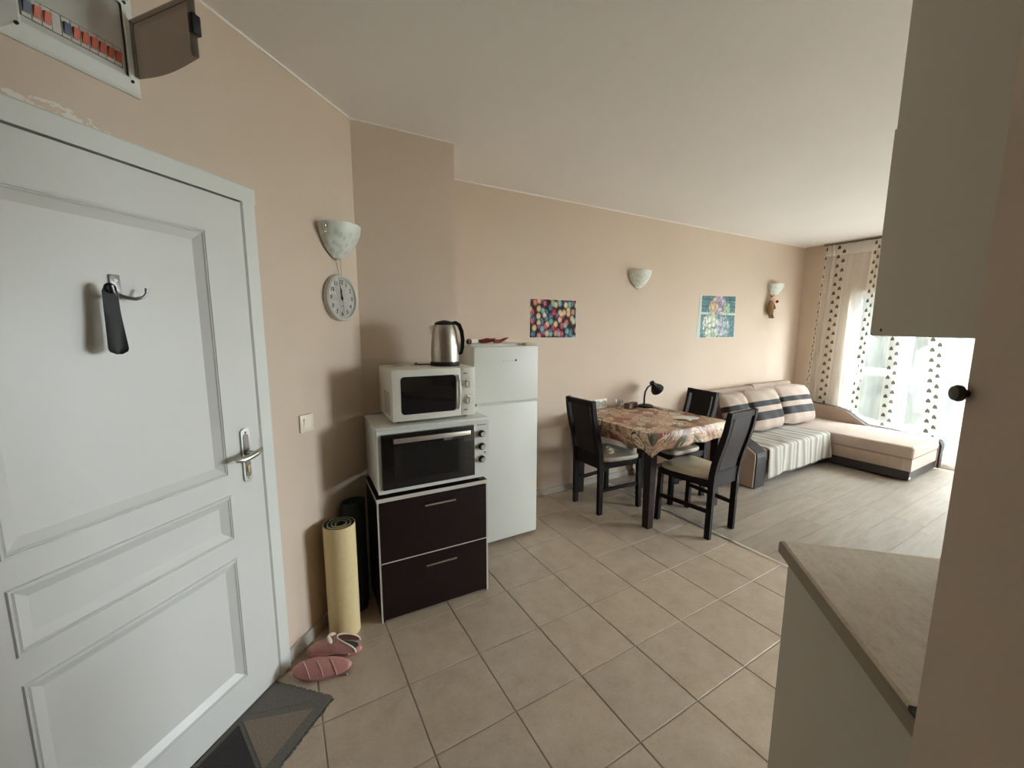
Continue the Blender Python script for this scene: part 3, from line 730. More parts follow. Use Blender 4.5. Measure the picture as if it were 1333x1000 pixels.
# fridge
fg = thing('fridge_freezer', 'white fridge with freezer compartment on top beside the dark cabinet', 'fridge', (1.083, 2.336, 0), -.012)
FWd, FD_, FH = .493, .535, 1.388
MB().rbox(.004, FWd-.004, .055, FD_, .03, FH-.012, .006).build('body', m_appl, fg, 40)
MB().rbox(0, FWd, .05, FD_, FH-.014, FH+.012, .005).build('top_plate', m_appl, fg, 40)
for nm, z0, z1 in (('freezer_door', 1.012, FH-.002), ('fridge_door', .028, 1.000)):
    d = MB().rbox(0, FWd, 0, .05, z0, z1, .010, 3).build(nm, m_appl, fg, 40)
    gz = z0 if nm == 'freezer_door' else z1
    MB().rbox(.02, FWd-.02, .004, .05, gz-.006, gz+.006, .002).build('grip_strip', m_pgrey, d)
MB().rbox(FWd-.10, FWd-.01, .005, .06, FH+.0, FH+.016, .003).build('hinge_cover', mat('beige_cover', srgb(196, 186, 164), .5), fg, 40)
for x in (.05, FWd-.05):
    for y in (.08, FD_-.05): MB().lathe([(.018, 0), (.018, .032)], (x, y, 0), 10).build('foot', m_black, fg, 40)
wp = MB()
for x, wd, hh in ((.212, .008, .012), (.230, .006, .009), (.248, .012, .006), (.278, .008, .010)): wp.box(x, x+wd, -.0006, .001, 1.284, 1.284+hh)
wp.build('worn_print', m_pgrey, fg)
MB().rbox(.306, .318, -.002, .001, 1.284, 1.296, .001, 1).build('badge', m_black, fg)
FTOP = FH+.012
m_chili = mat('dried_chili_red', srgb(130, 22, 22), .4, var=.25, vscale=80)
for q, (x, y, a, ln) in enumerate(((1.255, 2.462, .12, .10), (1.275, 2.530, -.1, .11), (1.315, 2.398, .1, .09))):
    ch = thing('dried_chili', ['dried red chili lying on the fridge between two others', 'dried red chili lying furthest back on the fridge', 'dried red chili lying nearest the front of the fridge top'][q], 'chili', (x, y, FTOP), a, 'chili peppers on the fridge'); ch.scale = (1.2, 1.2, 1.35)
    MB().tube([(-ln/2, 0, .010), (-ln/4, .006, .011), (0, .004, .012+.006*(q % 2)), (ln/4, -.004, .014+.004*q), (ln/2, -.010, .018+.006*(q % 3))], [.007, .009, .0085, .006, .0015], 8).build('pod', m_chili, ch, 60)
    MB().tube([(-ln/2, 0, .010), (-ln/2-.012, -.002, .012), (-ln/2-.022, .002, .016)], [.004, .0022, .002], 6).build('stem', mat('chili_stem', srgb(96, 84, 40), .7) if q == 0 else bpy.data.materials['chili_stem'], ch, 60)
pr = thing('paper_roll', 'small rolled white paper beside the chilies on the fridge', 'paper', (1.125, 2.44, FTOP), .5)
rl = MB()
rl.grid(lambda a, t: ((.05-.1*t), .016*(1-.35*a)*math.cos(a*2*PI*1.6), .0165+.016*(1-.35*a)*math.sin(a*2*PI*1.6)), 40, 1)
rl.build('sheet', mat('white_paper', srgb(238, 230, 222), .7), pr, 60)
MB().cyl((-.048, 0, .0165), (-.030, 0, .0165), .0175, 14).build('dark_band', mat('dark_red_band', srgb(80, 26, 26), .6), pr, 40)

# rolled mats
m_cream = mat('cream_mat_backing', srgb(220, 200, 152), .85, var=.05, vscale=90, bump=.3, bscale=500)
m_green = mat('dark_green_foam', srgb(34, 52, 44), .9, bump=.3, bscale=300); m_navy = mat('dark_foam', srgb(38, 44, 42), .9)
def rolled(name, label, loc, r, hgt, outer, inner, turns, a0):
    t = thing(name, label, 'mat', loc, 0)
    th = .009; n = int(turns*28)
    def rad(i): return r-(r*.74)*(i/n)
    o, q = [], []
    for i in range(n+1):
        a = a0+2*PI*turns*i/n; o.append((rad(i)*math.cos(a), rad(i)*math.sin(a))); q.append(((rad(i)-th)*math.cos(a), (rad(i)-th)*math.sin(a)))
    for nm, A_, B_, m in (('outer_layer', o, [((1-.25*th/rad(i))*x, (1-.25*th/rad(i))*y) for i, (x, y) in enumerate(o)], outer), ('foam_layer', [((1-.26*th/rad(i))*x, (1-.26*th/rad(i))*y) for i, (x, y) in enumerate(o)], q, inner)):
        mb = MB(); v = []; f = []
        for (x, y), (x2, y2) in zip(A_, B_): v += [(x, y, 0), (x, y, hgt), (x2, y2, hgt), (x2, y2, 0)]
        for i in range(n):
            for s_ in range(4): f.append((4*i+s_, 4*i+4+s_, 4*i+4+(s_+1) % 4, 4*i+(s_+1) % 4))
        f += [(0, 1, 2, 3), (4*n+3, 4*n+2, 4*n+1, 4*n)]
        mb.add(v, f).build(nm, m, t, 50)
rolled('rolled_mat', 'rolled exercise mat with cream outside standing beside the dark cabinet', (.213, 2.008, 0), .080, .568, m_cream, m_green, 3.2, 2.2)
rolled('rolled_mat', 'dark green rolled mat standing in the corner behind the cream one', (.300, 2.158, 0), .066, .60, m_navy, m_green, 2.6, .4)

# slippers
m_pink = mat('pink_plush', srgb(198, 150, 144), .9, var=.08, vscale=50, bump=.4, bscale=350)
m_pink2 = mat('pink_sole', srgb(196, 138, 134), .8, var=.06, vscale=40); m_lining = mat('grey_lining', srgb(84, 84, 92), .95); m_ear = mat('cream_felt', srgb(226, 216, 200), .9)
m_tread = mat('pale_pink_tread', srgb(216, 174, 168), .8)
def outline(t, sc=1.0):           # foot outline, t in 0..1, toe at -x
    a = 2*PI*t; x = -.118*math.cos(a); wd = .043+.006*math.cos(a)*-1*-1
    return (x*sc, (wd-(.004 if x > 0 else 0))*math.sin(a)*sc*(1-.12*math.cos(a)*-1*-1))
def slipper(label, loc, rot):
    t = thing('slipper', label, 'slipper', loc, 0, 'pair of pink slippers'); t.rotation_euler = rot
    def sole(a, q):
        zz = [0, .003, .016, .028, .033][min(4, int(q*4+.5))]; k_ = [.9, .97, 1.03, 1.02, .95][min(4, int(q*4+.5))]
        x, y = outline(a, k_); return (x, y, zz)
    s_ = MB().grid(sole, 40, 4, True); n = 40
    s_.f.append(tuple(range(n))[::-1]); s_.mi.append(0); s_.f.append(tuple(4*n+i for i in range(n))); s_.mi.append(0)
    so_ = s_.build('sole', m_pink2, t, 60)
    for gx in (-.06, -.005, .05):
        MB().tube([(gx-.016, -.032, -.0005), (gx+.004, 0, -.0012), (gx+.018, .032, -.0005)], .0017, 6).build('tread_line', m_tread, so_, 60)
    MB().prism([outline(i/40, .9) for i in range(40)], .033, .036, 'z').build('insole', m_lining, t)
    def upper(off):
        def fn(a, q):              # a across, q from the toe to the opening
            x = -.116+off+.128*q
            c = max(-1, min(1, x/-.118)); an = math.acos(c); yw = abs(outline(an/(2*PI))[1])*1.0-off*.6
            yw = max(yw, .004); th = PI*a
            hgt = .010+.050*q**.85-off*.6
            xo = x+.090*(abs(math.cos(th))**2.6)*q*q
            return (xo, -yw*math.cos(th), .030+hgt*math.sin(th)**.8)
        return fn
    u_ = MB().grid(upper(0), 20, 12); n0 = len(u_.v); u_.grid(upper(.005), 20, 12)
    for i in range(20): u_.f.append((12*21+i, 12*21+i+1, n0+12*21+i+1, n0+12*21+i)); u_.mi.append(0)
    u_.build('upper', m_pink, t, 60)
    MB().tube([upper(.002)(i/20, 1.0) for i in range(21)], .0035, 6).build('piping', m_ear, t, 60)
    for s in (-1, 1):
        MB().sphere((0, 0, 0), .02, 12, 8, (1.1, .55, .35)).build('ear', m_ear, t, 60, loc=(-.016, s*.016, .084), rot=(s*.3, .35, s*.9))
slipper('pink slipper standing upright with open heel in front of the cream mat', (.146, 1.872, .0005), (0, 0, -.43))
slipper('pink slipper tipped over with its sole showing', (.078, 1.752, .052), (math.radians(-128), 0, -.36))

# entrance rug (flat weave, sewn triangles)
rg = thing('door_mat', 'dark grey woven rug with triangle pattern on the tiles at the door', 'rug', D(0, 0, 0), RZ)
m_r1 = mat('rug_charcoal', srgb(112, 108, 103), .95, var=.25, vscale=160, bump=.6, bscale=500); m_r2 = mat('rug_taupe', srgb(140, 127, 114), .95, var=.15, vscale=160, bump=.6, bscale=500); m_r3 = mat('rug_black', srgb(58, 56, 57), .95, var=.2, vscale=160, bump=.6, bscale=500)
MB().box(.40, 1.225, 1.078, 1.360, .0005, .006).build('backing', m_r1, rg)
def patch(pts, m, z=.0075): MB().prism(pts, .0055, z, 'z').build('patch', m, rg)
patch([(1.165, 1.115), (1.05, 1.335), (.93, 1.118)], m_r2); patch([(.915, 1.12), (1.035, 1.34), (.82, 1.34)], m_r3)
patch([(.90, 1.115), (.805, 1.335), (.68, 1.118)], m_r2); patch([(.665, 1.12), (.78, 1.34), (.56, 1.34)], m_r3); patch([(1.19, 1.14), (1.19, 1.345), (1.075, 1.345)], m_r1, .007)
fgm = MB()
for i in range(160):
    u_ = .402+.82*i/159; fgm.box(u_, u_+.0022, 1.066+random.random()*.006, 1.079, .001, .004)
for i in range(55):
    y_ = 1.080+.278*i/54; fgm.box(1.224, 1.231+random.random()*.006, y_, y_+.0022, .001, .004)
fo = fgm.build('fringe', m_r1, rg); fo['kind'] = 'stuff'

# ================================================================== DINING TABLE AND CHAIRS
m_dark = mat('dark_brown_wood', srgb(22, 14, 13), .5, spec=.2, var=.3, vscale=25)
m_leg = mat('dark_mahogany', srgb(38, 20, 19), .42, spec=.25, var=.3, vscale=25)
m_seat = mat('beige_leatherette', srgb(202, 190, 168), .5, var=.03, vscale=12)
m_pad = mat('dark_leatherette_back', srgb(36, 27, 25), .5, spec=.3, var=.1, vscale=20)
TBX0, TBX1, TBY0, TBY1, TBZ = 2.315, 3.215, 1.938, 2.835, .737
tb = thing('dining_table', 'dark wooden dining table under a floral oilcloth', 'table', ((TBX0+TBX1)/2, (TBY0+TBY1)/2, 0), 0)
hx, hy = (TBX1-TBX0)/2, (TBY1-TBY0)/2
MB().rbox(-hx, hx, -hy, hy, TBZ-.025, TBZ, .003).build('table_top', m_dark, tb, 40)
ap = [(-hx+.07, hx-.07, -hy+.025, -hy+.045), (-hx+.07, hx-.07, hy-.045, hy-.025), (-hx+.025, -hx+.045, -hy+.07, hy-.07), (hx-.045, hx-.025, -hy+.07, hy-.07)]
for a in ap: MB().box(*a, TBZ-.115, TBZ-.025).build('apron', m_dark, tb)
for sx in (-1, 1):
    for sy in (-1, 1):
        cx, cy_ = sx*(hx-.047), sy*(hy-.047)
        MB().add([(cx-.028, cy_-.028, 0), (cx+.028, cy_-.028, 0), (cx+.028, cy_+.028, 0), (cx-.028, cy_+.028, 0), (cx-.034, cy_-.034, TBZ-.025), (cx+.034, cy_-.034, TBZ-.025), (cx+.034, cy_+.034, TBZ-.025), (cx-.034, cy_+.034, TBZ-.025)],
                 [(0, 3, 2, 1), (4, 5, 6, 7), (0, 1, 5, 4), (1, 2, 6, 5), (2, 3, 7, 6), (3, 0, 4, 7)]).build('leg', m_leg, tb)
# oilcloth: flat top, rounded edge, skirt with hanging corner folds
k = NT('floral_oilcloth'); p = k.coord('Object')
x, y, z = k.xyz(p)
cb = k.n('ShaderNodeCombineXYZ')      # unfold the skirt: use position pushed outwards by the drop
k.l(k.math('ADD', x, k.math('MULTIPLY', z, k.math('SIGN', x))), cb.inputs[0]); k.l(k.math('ADD', y, k.math('MULTIPLY', z, -.8)), cb.inputs[1])
q = cb.outputs[0]
nz = k.n('ShaderNodeTexNoise'); nz.inputs['Scale'].default_value = 7; nz.inputs['Detail'].default_value = 3; k.l(q, nz.inputs['Vector'])
vm = k.n('ShaderNodeVectorMath', operation='SCALE'); vm.inputs['Scale'].default_value = .09; k.l(nz.outputs['Color'], vm.inputs[0])
va = k.n('ShaderNodeVectorMath', operation='ADD'); k.l(q, va.inputs[0]); k.l(vm.outputs[0], va.inputs[1])
v1 = k.n('ShaderNodeTexVoronoi', voronoi_dimensions='2D'); v1.inputs['Scale'].default_value = 11; k.l(va.outputs[0], v1.inputs['Vector'])
r1 = k.xyz(v1.outputs['Color'])
c1 = k.ramp(r1[0], [(0, srgb(214, 182, 152)), (.2, srgb(196, 156, 130)), (.34, srgb(222, 198, 170)), (.5, srgb(160, 92, 80)), (.58, srgb(206, 172, 144)), (.7, srgb(92, 96, 70)), (.77, srgb(150, 108, 84)), (.86, srgb(226, 204, 180)), (.95, srgb(168, 40, 62))], 'CONSTANT')
petal = k.math('FRACT', k.math('MULTIPLY', v1.outputs['Distance'], 5.2))
c1 = k.mix(k.math('MULTIPLY', k.math('GREATER_THAN', petal, .72), .6), c1, srgb(96, 62, 50))
v2 = k.n('ShaderNodeTexVoronoi', voronoi_dimensions='2D'); v2.inputs['Scale'].default_value = 4.6; v2.inputs['Randomness'].default_value = .8; k.l(q, v2.inputs['Vector'])
dd = v2.outputs['Distance']; r2_ = k.xyz(v2.outputs['Color'])
isclk = k.math('GREATER_THAN', r2_[1], .52)
ringc = k.ramp(dd, [(0, srgb(230, 212, 190)), (.11, srgb(90, 60, 46)), (.13, srgb(232, 216, 196)), (.22, srgb(84, 56, 44)), (.26, srgb(206, 178, 150))], 'CONSTANT')
c1 = k.mix(k.math('MULTIPLY', isclk, k.math('LESS_THAN', dd, .275)), c1, ringc)
sw_ = k.noise(q, 26, 3); c1 = k.mix(k.math('MULTIPLY', k.math('GREATER_THAN', sw_, .57), .75), c1, srgb(120, 82, 62))
sw2 = k.noise(va.outputs[0], 17, 2); c1 = k.mix(k.math('MULTIPLY', k.math('LESS_THAN', sw2, .36), .55), c1, srgb(226, 206, 184))
k.l(c1, k.b.inputs['Base Color']); k.b.inputs['Roughness'].default_value = .38; k.b.inputs['Specular IOR Level'].default_value = .35; m_cloth = k.m
tc = thing('tablecloth', 'floral oilcloth with clocks and red roses draped over the table', 'tablecloth', ((TBX0+TBX1)/2, (TBY0+TBY1)/2, TBZ), 0)
NP = 160
def cloth(a, q):
    # a around the perimeter, q: 0 centre -> 1 hem
    ang = 2*PI*a; c, s = math.cos(ang), math.sin(ang)
    m = 1/max(abs(c), abs(s)); ex, ey = c*m, s*m            # unit square perimeter
    corner = min(abs(ex), abs(ey))                          # 1 at the corners
    k8 = max(0., (corner-.82)/.18)
    if q <= .5:
        t = q/.5; return (ex*(hx+.004)*t, ey*(hy+.004)*t, .0035)
    t = (q-.5)/.5; drop = .125+.035*k8**1.5+.006*math.sin(9*ang); bul = .004+.012*math.sin(min(1, t*3)*PI/2)
    wv = .006*math.sin(ang*14+1)*t*(1-k8)+(.018*k8*t)
    rr = 1-.0*k8
    z = .0035-.012*min(1, t*6)-(drop-.012)*t
    return (ex*(hx+.004)+(bul+wv)*(ex if abs(ex) >= .999 else ex*k8)*rr, ey*(hy+.004)+(bul+wv)*(ey if abs(ey) >= .999 else ey*k8)*rr, z)
cl = MB().grid(lambda a, q: cloth((a+.125) % 1.0, q), NP, 16, True)
co = cl.build('cloth', m_cloth, tc, 50)
md = co.modifiers.new('thickness', 'SOLIDIFY'); md.thickness = .0022; md.offset = 1
TT = TBZ+.0062

def rear_profile(): return [(-.200, 0), (-.205, .40), (-.208, .48), (-.220, .56), (-.240, .64), (-.262, .72), (-.282, .80), (-.296, .88), (-.304, .945)]
def chair(label, loc, rz):
    t = thing('dining_chair', label, 'chair', loc, rz, 'dark dining chairs around the table')
    rp = rear_profile()
    for s in (-1, 1):
        MB().sweep([(s*.152, y, z) for y, z in rp], .0145, [.020, .021, .022, .022, .021, .021, .020, .019, .017], (1, 0, 0)).build('rear_leg', m_dark, t)
        MB().sweep([(s*.196, .200, 0), (s*.188, .188, .425)], .0165, .0175, (1, 0, 0)).build('front_leg', m_dark, t)
        MB().sweep([(s*.156, -.19, .205), (s*.190, .185, .205)], .009, .014, (1, 0, 0)).build('stretcher', m_dark, t)
        MB().sweep([(s*.150, -.19, .405), (s*.186, .18, .405)], .010, .024, (1, 0, 0)).build('seat_rail', m_dark, t)
    MB().box(-.172, .172, .178, .198, .380, .428).build('seat_rail', m_dark, t)
    MB().box(-.139, .139, -.215, -.195, .385, .428).build('seat_rail', m_dark, t)
    # padded seat, wider to the front
    def seat(a, q):
        ang = 2*PI*a; n_ = 5
        c, s = math.cos(ang), math.sin(ang); rr = (abs(c)**n_+abs(s)**n_)**(-1/n_)
        k_ = [.0, .96, 1.0, 1.0, .97, .7, .0][int(round(q*6))]; zz = [.426, .426, .434, .452, .462, .468, .470][int(round(q*6))]
        yy = rr*s*k_*.198; wd = .184+.030*(yy/.198)
        return (rr*c*k_*wd, yy+.016, zz)
    MB().grid(seat, 40, 6, True).build('seat', m_seat, t, 50)
    def bp(hw, zlo, zhi, th, nm, m, par=None, dy=0):
        pts = [(y, z) for y, z in rp if zlo <= z <= zhi]
        def at(z):
            for (y0, z0), (y1, z1) in zip(rp, rp[1:]):
                if z0 <= z <= z1: return y0+(y1-y0)*(z-z0)/(z1-z0)
        n_ = 10; path = [(0, at(zlo+(zhi-zlo)*i/n_)+dy, zlo+(zhi-zlo)*i/n_) for i in range(n_+1)]
        return MB().sweep(path, hw, th, (1, 0, 0)).build(nm, m, par or t, 30)
    b = bp(.112, .50, .905, .009, 'backrest', m_dark)
    bp(.108, .505, .90, .003, 'back_pad', m_pad, b, -.0085)
    bp(.1375, .900, .943, .012, 'top_rail', m_dark)
    bp(.1375, .428, .505, .012, 'lower_rail', m_dark)
    return t
chair('dark wooden chair facing away, front right of the table by the floor strip', (2.745, 1.852, 0), .035)
chair('dark wooden chair with a coiled cord on its seat, nearest the fridge', (2.388, 2.478, 0), -PI/2)
chair('dark wooden chair behind the table, nearest the sofa', (3.085, 2.335, 0), math.radians(81))
# coiled cord on the near-fridge chair
cc = thing('coiled_belt', 'cream cord coiled on the seat of the chair by the fridge', 'cord', (2.355, 2.420, .4702), .4)
m_rope = mat('cream_webbing', srgb(206, 196, 168), .8, var=.15, vscale=80)
for nm, r, zz, dx, n_ in (('coil', .045, .012, 0, 26), ('coil', .036, .024, .006, 22), ('coil', .030, .036, -.004, 20)):
    MB().tube([(dx+r*math.cos(2*PI*i/n_), r*.8*math.sin(2*PI*i/n_), zz+.010*math.sin(4*PI*i/n_)*(zz > .02)) for i in range(n_)], .009, 7, closed=True).build(nm, m_rope, cc, 60)
MB().tube([(.03, .02, .03), (.06, .0, .022), (.078, -.03, .010), (.082, -.05, .009)], [.008, .009, .009, .008], 7).build('loose_end', m_rope, cc, 60)

# desk lamp
dl = thing('desk_lamp', 'black desk lamp with bent neck standing on the floral tablecloth', 'lamp', (3.10, 2.70, TT), 0)
MB().lathe([(.072, 0), (.074, .008), (.070, .018), (.045, .026), (.016, .030), (0, .030)], (0, 0, 0), 28).build('base', m_black, dl, 40)
MB().tube([(-.02, 0, .026), (-.022, 0, .09), (-.012, 0, .15), (.018, 0, .192), (.060, 0, .212)], .0085, 10).build('neck', m_black, dl, 60)
hd = MB().lathe([(.010, 0), (.024, .005), (.026, .045), (.030, .052), (.060, .105), (.064, .125), (.060, .125), (.028, .055), (0, .05)], (0, 0, 0), 24)
hd.xf(Matrix.Translation((.070, 0, .240)) @ Matrix.Rotation(math.radians(180-48), 4, 'Y'))
hd.build('shade', m_black, dl, 40)
MB().sphere((.150, 0, .166), .022, 12, 8).build('bulb', m_casing, dl, 60)
MB().lathe([(.012, 0), (.012, .004), (0, .005)], (.045, 0, .0245), 10).build('switch', m_pgrey, dl)
MB().tube([(.0, -.07, .005), (.03, -.10, .0035), (.01, -.15, .0035), (.03, -.19, .0035)], .003, 6).build('power_cord', m_black, dl, 60)
# tumbler
k = NT('clear_glass'); tr = k.n('ShaderNodeBsdfTransparent'); tr.inputs[0].default_value = (.93, .94, .93, 1); gl = k.n('ShaderNodeBsdfGlossy'); gl.inputs['Roughness'].default_value = .04
mx = k.n('ShaderNodeMixShader'); lw = k.n('ShaderNodeLayerWeight'); lw.inputs[0].default_value = .18
k.l(lw.outputs['Facing'], mx.inputs[0]); k.l(tr.outputs[0], mx.inputs[1]); k.l(gl.outputs[0], mx.inputs[2]); k.l(mx.outputs[0], k.out.inputs[0]); m_clear = k.m
gt = thing('drinking_glass', 'clear drinking glass on the tablecloth beside the wall socket', 'glass', (2.785, 2.745, TT), 0)
MB().lathe([(0, .0), (.030, 0), (.039, .088), (.036, .088), (.028, .008), (0, .008)], (0, 0, 0), 24).build('tumbler', m_clear, gt, 50)
bx = thing('small_box', 'small dark red box lying between the glass and the desk lamp', 'box', (2.93, 2.73, TT), .25)
MB().rbox(-.075, .075, -.03, .03, 0, .052, .002).build('carton', mat('dark_red_card', srgb(82, 26, 28), .4, var=.2, vscale=30), bx)
MB().rbox(-.0755, -.02, -.0305, .0305, .004, .048, .002).build('pale_band', mat('grey_print', srgb(128, 110, 104), .5), bx)
pb = thing('plastic_bag', 'small crumpled clear plastic packet on the right side of the table', 'packet', (2.99, 2.16, TT), .3)
m_film = mat('cloudy_plastic_film', srgb(226, 222, 216), .25)
def film(a, q): return ((a-.5)*.19+.01*math.sin(7*q), (q-.5)*.15+.012*math.sin(5*a+1), .003+.010*abs(math.sin(5.3*a+2.2*q))*abs(math.sin(4.1*q+3*a))+.006*random.random()*math.sin(PI*a)*math.sin(PI*q))
fm = MB().grid(film, 14, 10).build('film', m_film, pb, 30); fm.modifiers.new('t', 'SOLIDIFY').thickness = .0008
# wall socket
sk = thing('wall_socket', 'white double power socket on the wall behind the table', 'socket', (2.672, YB(2.67), .785), -.0117)
MB().rbox(-.079, .079, -.011, 0, -.045, .045, .003).build('socket_plate', mat('socket_white', srgb(242, 240, 232), .4), sk, 40)
for s in (-1, 1):
    r_ = MB().lathe([(.030, .011), (.030, .0145), (.026, .0145), (.025, .004), (0, .004)], (0, 0, 0), 24); r_.v = [(s*.036+a, -c, b) for a, b, c in r_.v]
    so_ = r_.build('outlet', m_pgrey, sk, 40)
    for d in (-1, 1): MB().cyl((s*.036+d*.0095, -.0052, 0), (s*.036+d*.0095, -.003, 0), .003, 8).build('pin_hole', m_black, so_)

# ================================================================== SOFA
def fabric(name, c, sc=300):
    return mat(name, c, .9, spec=.2, var=.04, vscale=14, bump=.25, bscale=sc)
m_fab = fabric('beige_upholstery', srgb(176, 158, 144)); m_fab2 = fabric('pale_upholstery', srgb(182, 167, 155)); m_lea = mat('dark_leatherette', srgb(44, 41, 41), .5, spec=.3, var=.1, vscale=30)
m_plinth = mat('dark_plinth', srgb(48, 42, 42), .45)
sf = thing('corner_sofa', 'beige and black corner sofa with chaise end by the window', 'sofa', (0, 0, 0), 0)
SB = YB(5)-.015
for x in (4.05, 5.0, 5.40, 6.0):
    for y in ((2.06, 2.6) if x < 5.3 else (1.36, 2.6)): MB().lathe([(.02, 0), (.02, .03)], (x, y, 0), 10).build('foot', m_plinth, sf, 40)
MB().prism([(3.99, 2.018), (5.315, 2.018), (5.315, 1.318), (6.05, 1.318), (6.05, SB), (3.99, SB)], .02, .112, 'z').build('plinth', m_plinth, sf)
MB().prism([(3.99, 2.008), (5.305, 2.008), (5.305, 2.7), (3.99, 2.7)], .112, .235, 'z').build('seat_base', m_fab, sf)
MB().prism([(5.306, 1.308), (6.04, 1.308), (6.04, 2.7), (5.306, 2.7)], .112, .235, 'z').build('chaise_base', m_fab2, sf)
MB().rbox(5.299, 5.309, 1.385, 1.985, .118, .232, .003).build('drawer_front', m_fab, sf, 40)
MB().rbox(3.985, 5.300, 2.000, 2.62, .236, .358, .022, 4).build('seat_cushion', m_fab2, sf, 60)
MB().rbox(5.296, 6.035, 1.300, 2.62, .236, .362, .024, 4).build('chaise_cushion', m_fab2, sf, 60)
# left arm: dark slanted arm with a beige side panel
armp = [(1.990, .0), (1.984, .30), (1.992, .345), (2.09, .405), (2.30, .50), (2.55, .56), (SB, .58), (SB, 0)]
MB().prism(armp, 3.822, 3.985, 'x').build('arm', m_lea, sf)
def shrink(p, d):
    cx = sum(a for a, b in p)/len(p); cz = sum(b for a, b in p)/len(p)
    return [(a+(cx-a)*d, b+(cz-b)*d) for a, b in p]
MB().prism(shrink(armp, .03), 3.806, 3.823, 'x').build('side_panel', m_fab, sf)
arm2 = [(1.285, .03), (1.280, .29), (1.30, .325), (1.36, .338), (1.93, .372), (2.02, .425), (2.13, .500), (2.24, .535), (2.5, .552), (2.66, .590), (SB, .60), (SB, .03)]
MB().prism(arm2, 6.045, 6.125, 'x').build('arm', m_lea, sf)
MB().prism(shrink(arm2, .022), 6.030, 6.047, 'x').build('side_panel', m_fab, sf)
MB().tube([(6.037, a, b-.008) for a, b in arm2[1:11]], .006, 6).build('piping', m_plinth, sf, 60)
# backrest in two sections
for x0, x1, dz in ((3.99, 4.92, -.012), (4.925, 5.76, 0.0)):
    MB().prism([(2.62, .30), (2.665, .81+dz), (2.685, .838+dz), (2.76, .838+dz), (SB, .80+dz), (SB, .10), (2.62, .10)], x0, x1, 'x').build('backrest', m_fab, sf)
MB().prism([(2.62, .30), (2.665, .81), (2.685, .838), (2.76, .838), (SB, .80), (SB, .10), (2.62, .10)], 5.761, 5.775, 'x').build('backrest_end', m_fab2, sf)
MB().box(5.776, 6.03, 2.60, SB, .112, .36).build('corner_filler', m_fab, sf)
MB().rbox(5.310, 5.35, 1.314, 1.319, .03, .05, .001, 1).build('maker_tag', m_casing, sf)
# pillows with two leatherette stripes
k = NT('striped_pillow'); p = k.coord('Object'); x, y, z = k.xyz(p)
b1 = k.math('LESS_THAN', k.math('ABSOLUTE', k.math('SUBTRACT', z, .058)), .030); b2 = k.math('LESS_THAN', k.math('ABSOLUTE', k.math('SUBTRACT', z, -.075)), .045)
st = k.math('MAXIMUM', b1, b2)
k.l(k.mix(st, srgb(182, 166, 154), srgb(32, 30, 31)), k.b.inputs['Base Color']); k.l(k.mix(st, (.9,)*3+(1,), (.6,)*3+(1,)), k.b.inputs['Roughness']); k.b.inputs['Specular IOR Level'].default_value = .25
k.bump(k.noise(p, 12, 3), .35, .02); m_pil = k.m
def pillow(label, loc, rx, rz, w_=.60, h_=.50, th=.17):
    t = thing('sofa_pillow', label, 'pillow', loc, 0, 'striped pillows along the sofa back'); t.rotation_euler = (rx, 0, rz)
    def sd(sg):
        def fn(a, q):
            X, Z = (a-.5)*2, (q-.5)*2
            e = max(0., (1-abs(X)**2.6))*max(0., (1-abs(Z)**2.6)); e = e**.55
            pin = 1-.05*(1-abs(X))*abs(Z)-.0
            return (X*w_/2*(1-.05*Z*Z*abs(X)), sg*th/2*e+.007*math.sin(9*X+4*Z)*e, Z*h_/2*(1-.07*X*X*abs(Z))+.006*math.sin(5*X))
        return fn
    MB().grid(sd(-1), 22, 20).grid(sd(1), 22, 20).build('cover', m_pil, t, 70)
    return t
TILT = -.33
pillow('striped beige pillow on the sofa, leftmost of three, behind the chair', (4.215, 2.440, .606), TILT, .02, .42, .46, .19)
pillow('striped beige pillow in the middle of the sofa back', (4.73, 2.432, .610), TILT, -.03, .60, .47, .21)
pillow('striped beige pillow on the sofa, rightmost, at the chaise corner', (5.39, 2.427, .610), TILT-.04, -.12, .62, .47, .20)
# striped throw
k = NT('striped_throw'); p = k.coord('Object'); x, y, z = k.xyz(p)
n_ = k.math('MULTIPLY', k.noise(p, 6, 2), .035); xs_ = k.math('ADD', x, n_)
fr_ = k.math('FRACT', k.math('MULTIPLY', xs_, 3.7))
c = k.ramp(fr_, [(0, srgb(190, 184, 172)), (.28, srgb(128, 127, 121)), (.44, srgb(188, 182, 170)), (.60, srgb(150, 147, 140)), (.68, srgb(192, 186, 174)), (.84, srgb(120, 119, 114)), (.94, srgb(188, 182, 170))])
k.l(c, k.b.inputs['Base Color']); k.b.inputs['Roughness'].default_value = .95; k.bump(k.noise(p, 220, 3), .3, .004); m_throw = k.m
th_ = thing('throw_blanket', 'pale grey striped throw spread over the sofa seat', 'blanket', (4.62, 2.0, .36), 0)
def throw(a, q):
    X = -.60+1.24*a; L = .78*q         # length from the back over the front edge
    Y0 = .50; xx = X
    if L < Y0-.012: yy, zz = Y0-L, .004+.005*math.sin(9*X+6*L)**2
    else:
        d = L-(Y0-.012); an = min(d/.018, PI/2); yy = .010-.030*math.sin(an)*.9; zz = .004-.016*(1-math.cos(an))-max(0, d-.028)
        f = max(0, d-.03)/.25; yy -= f*(.012+.010*math.sin(X*11+.6)+.004*math.sin(X*27)); xx = X*(1+.04*f)
        if a > .93: yy -= .01*f
    if q > .999: zz += .008*math.sin(X*14)
    return (xx, yy, zz)
tw = MB().grid(throw, 70, 46).build('fabric', m_throw, th_, 60); mdd = tw.modifiers.new('t', 'SOLIDIFY'); mdd.thickness = .003; mdd.offset = 1

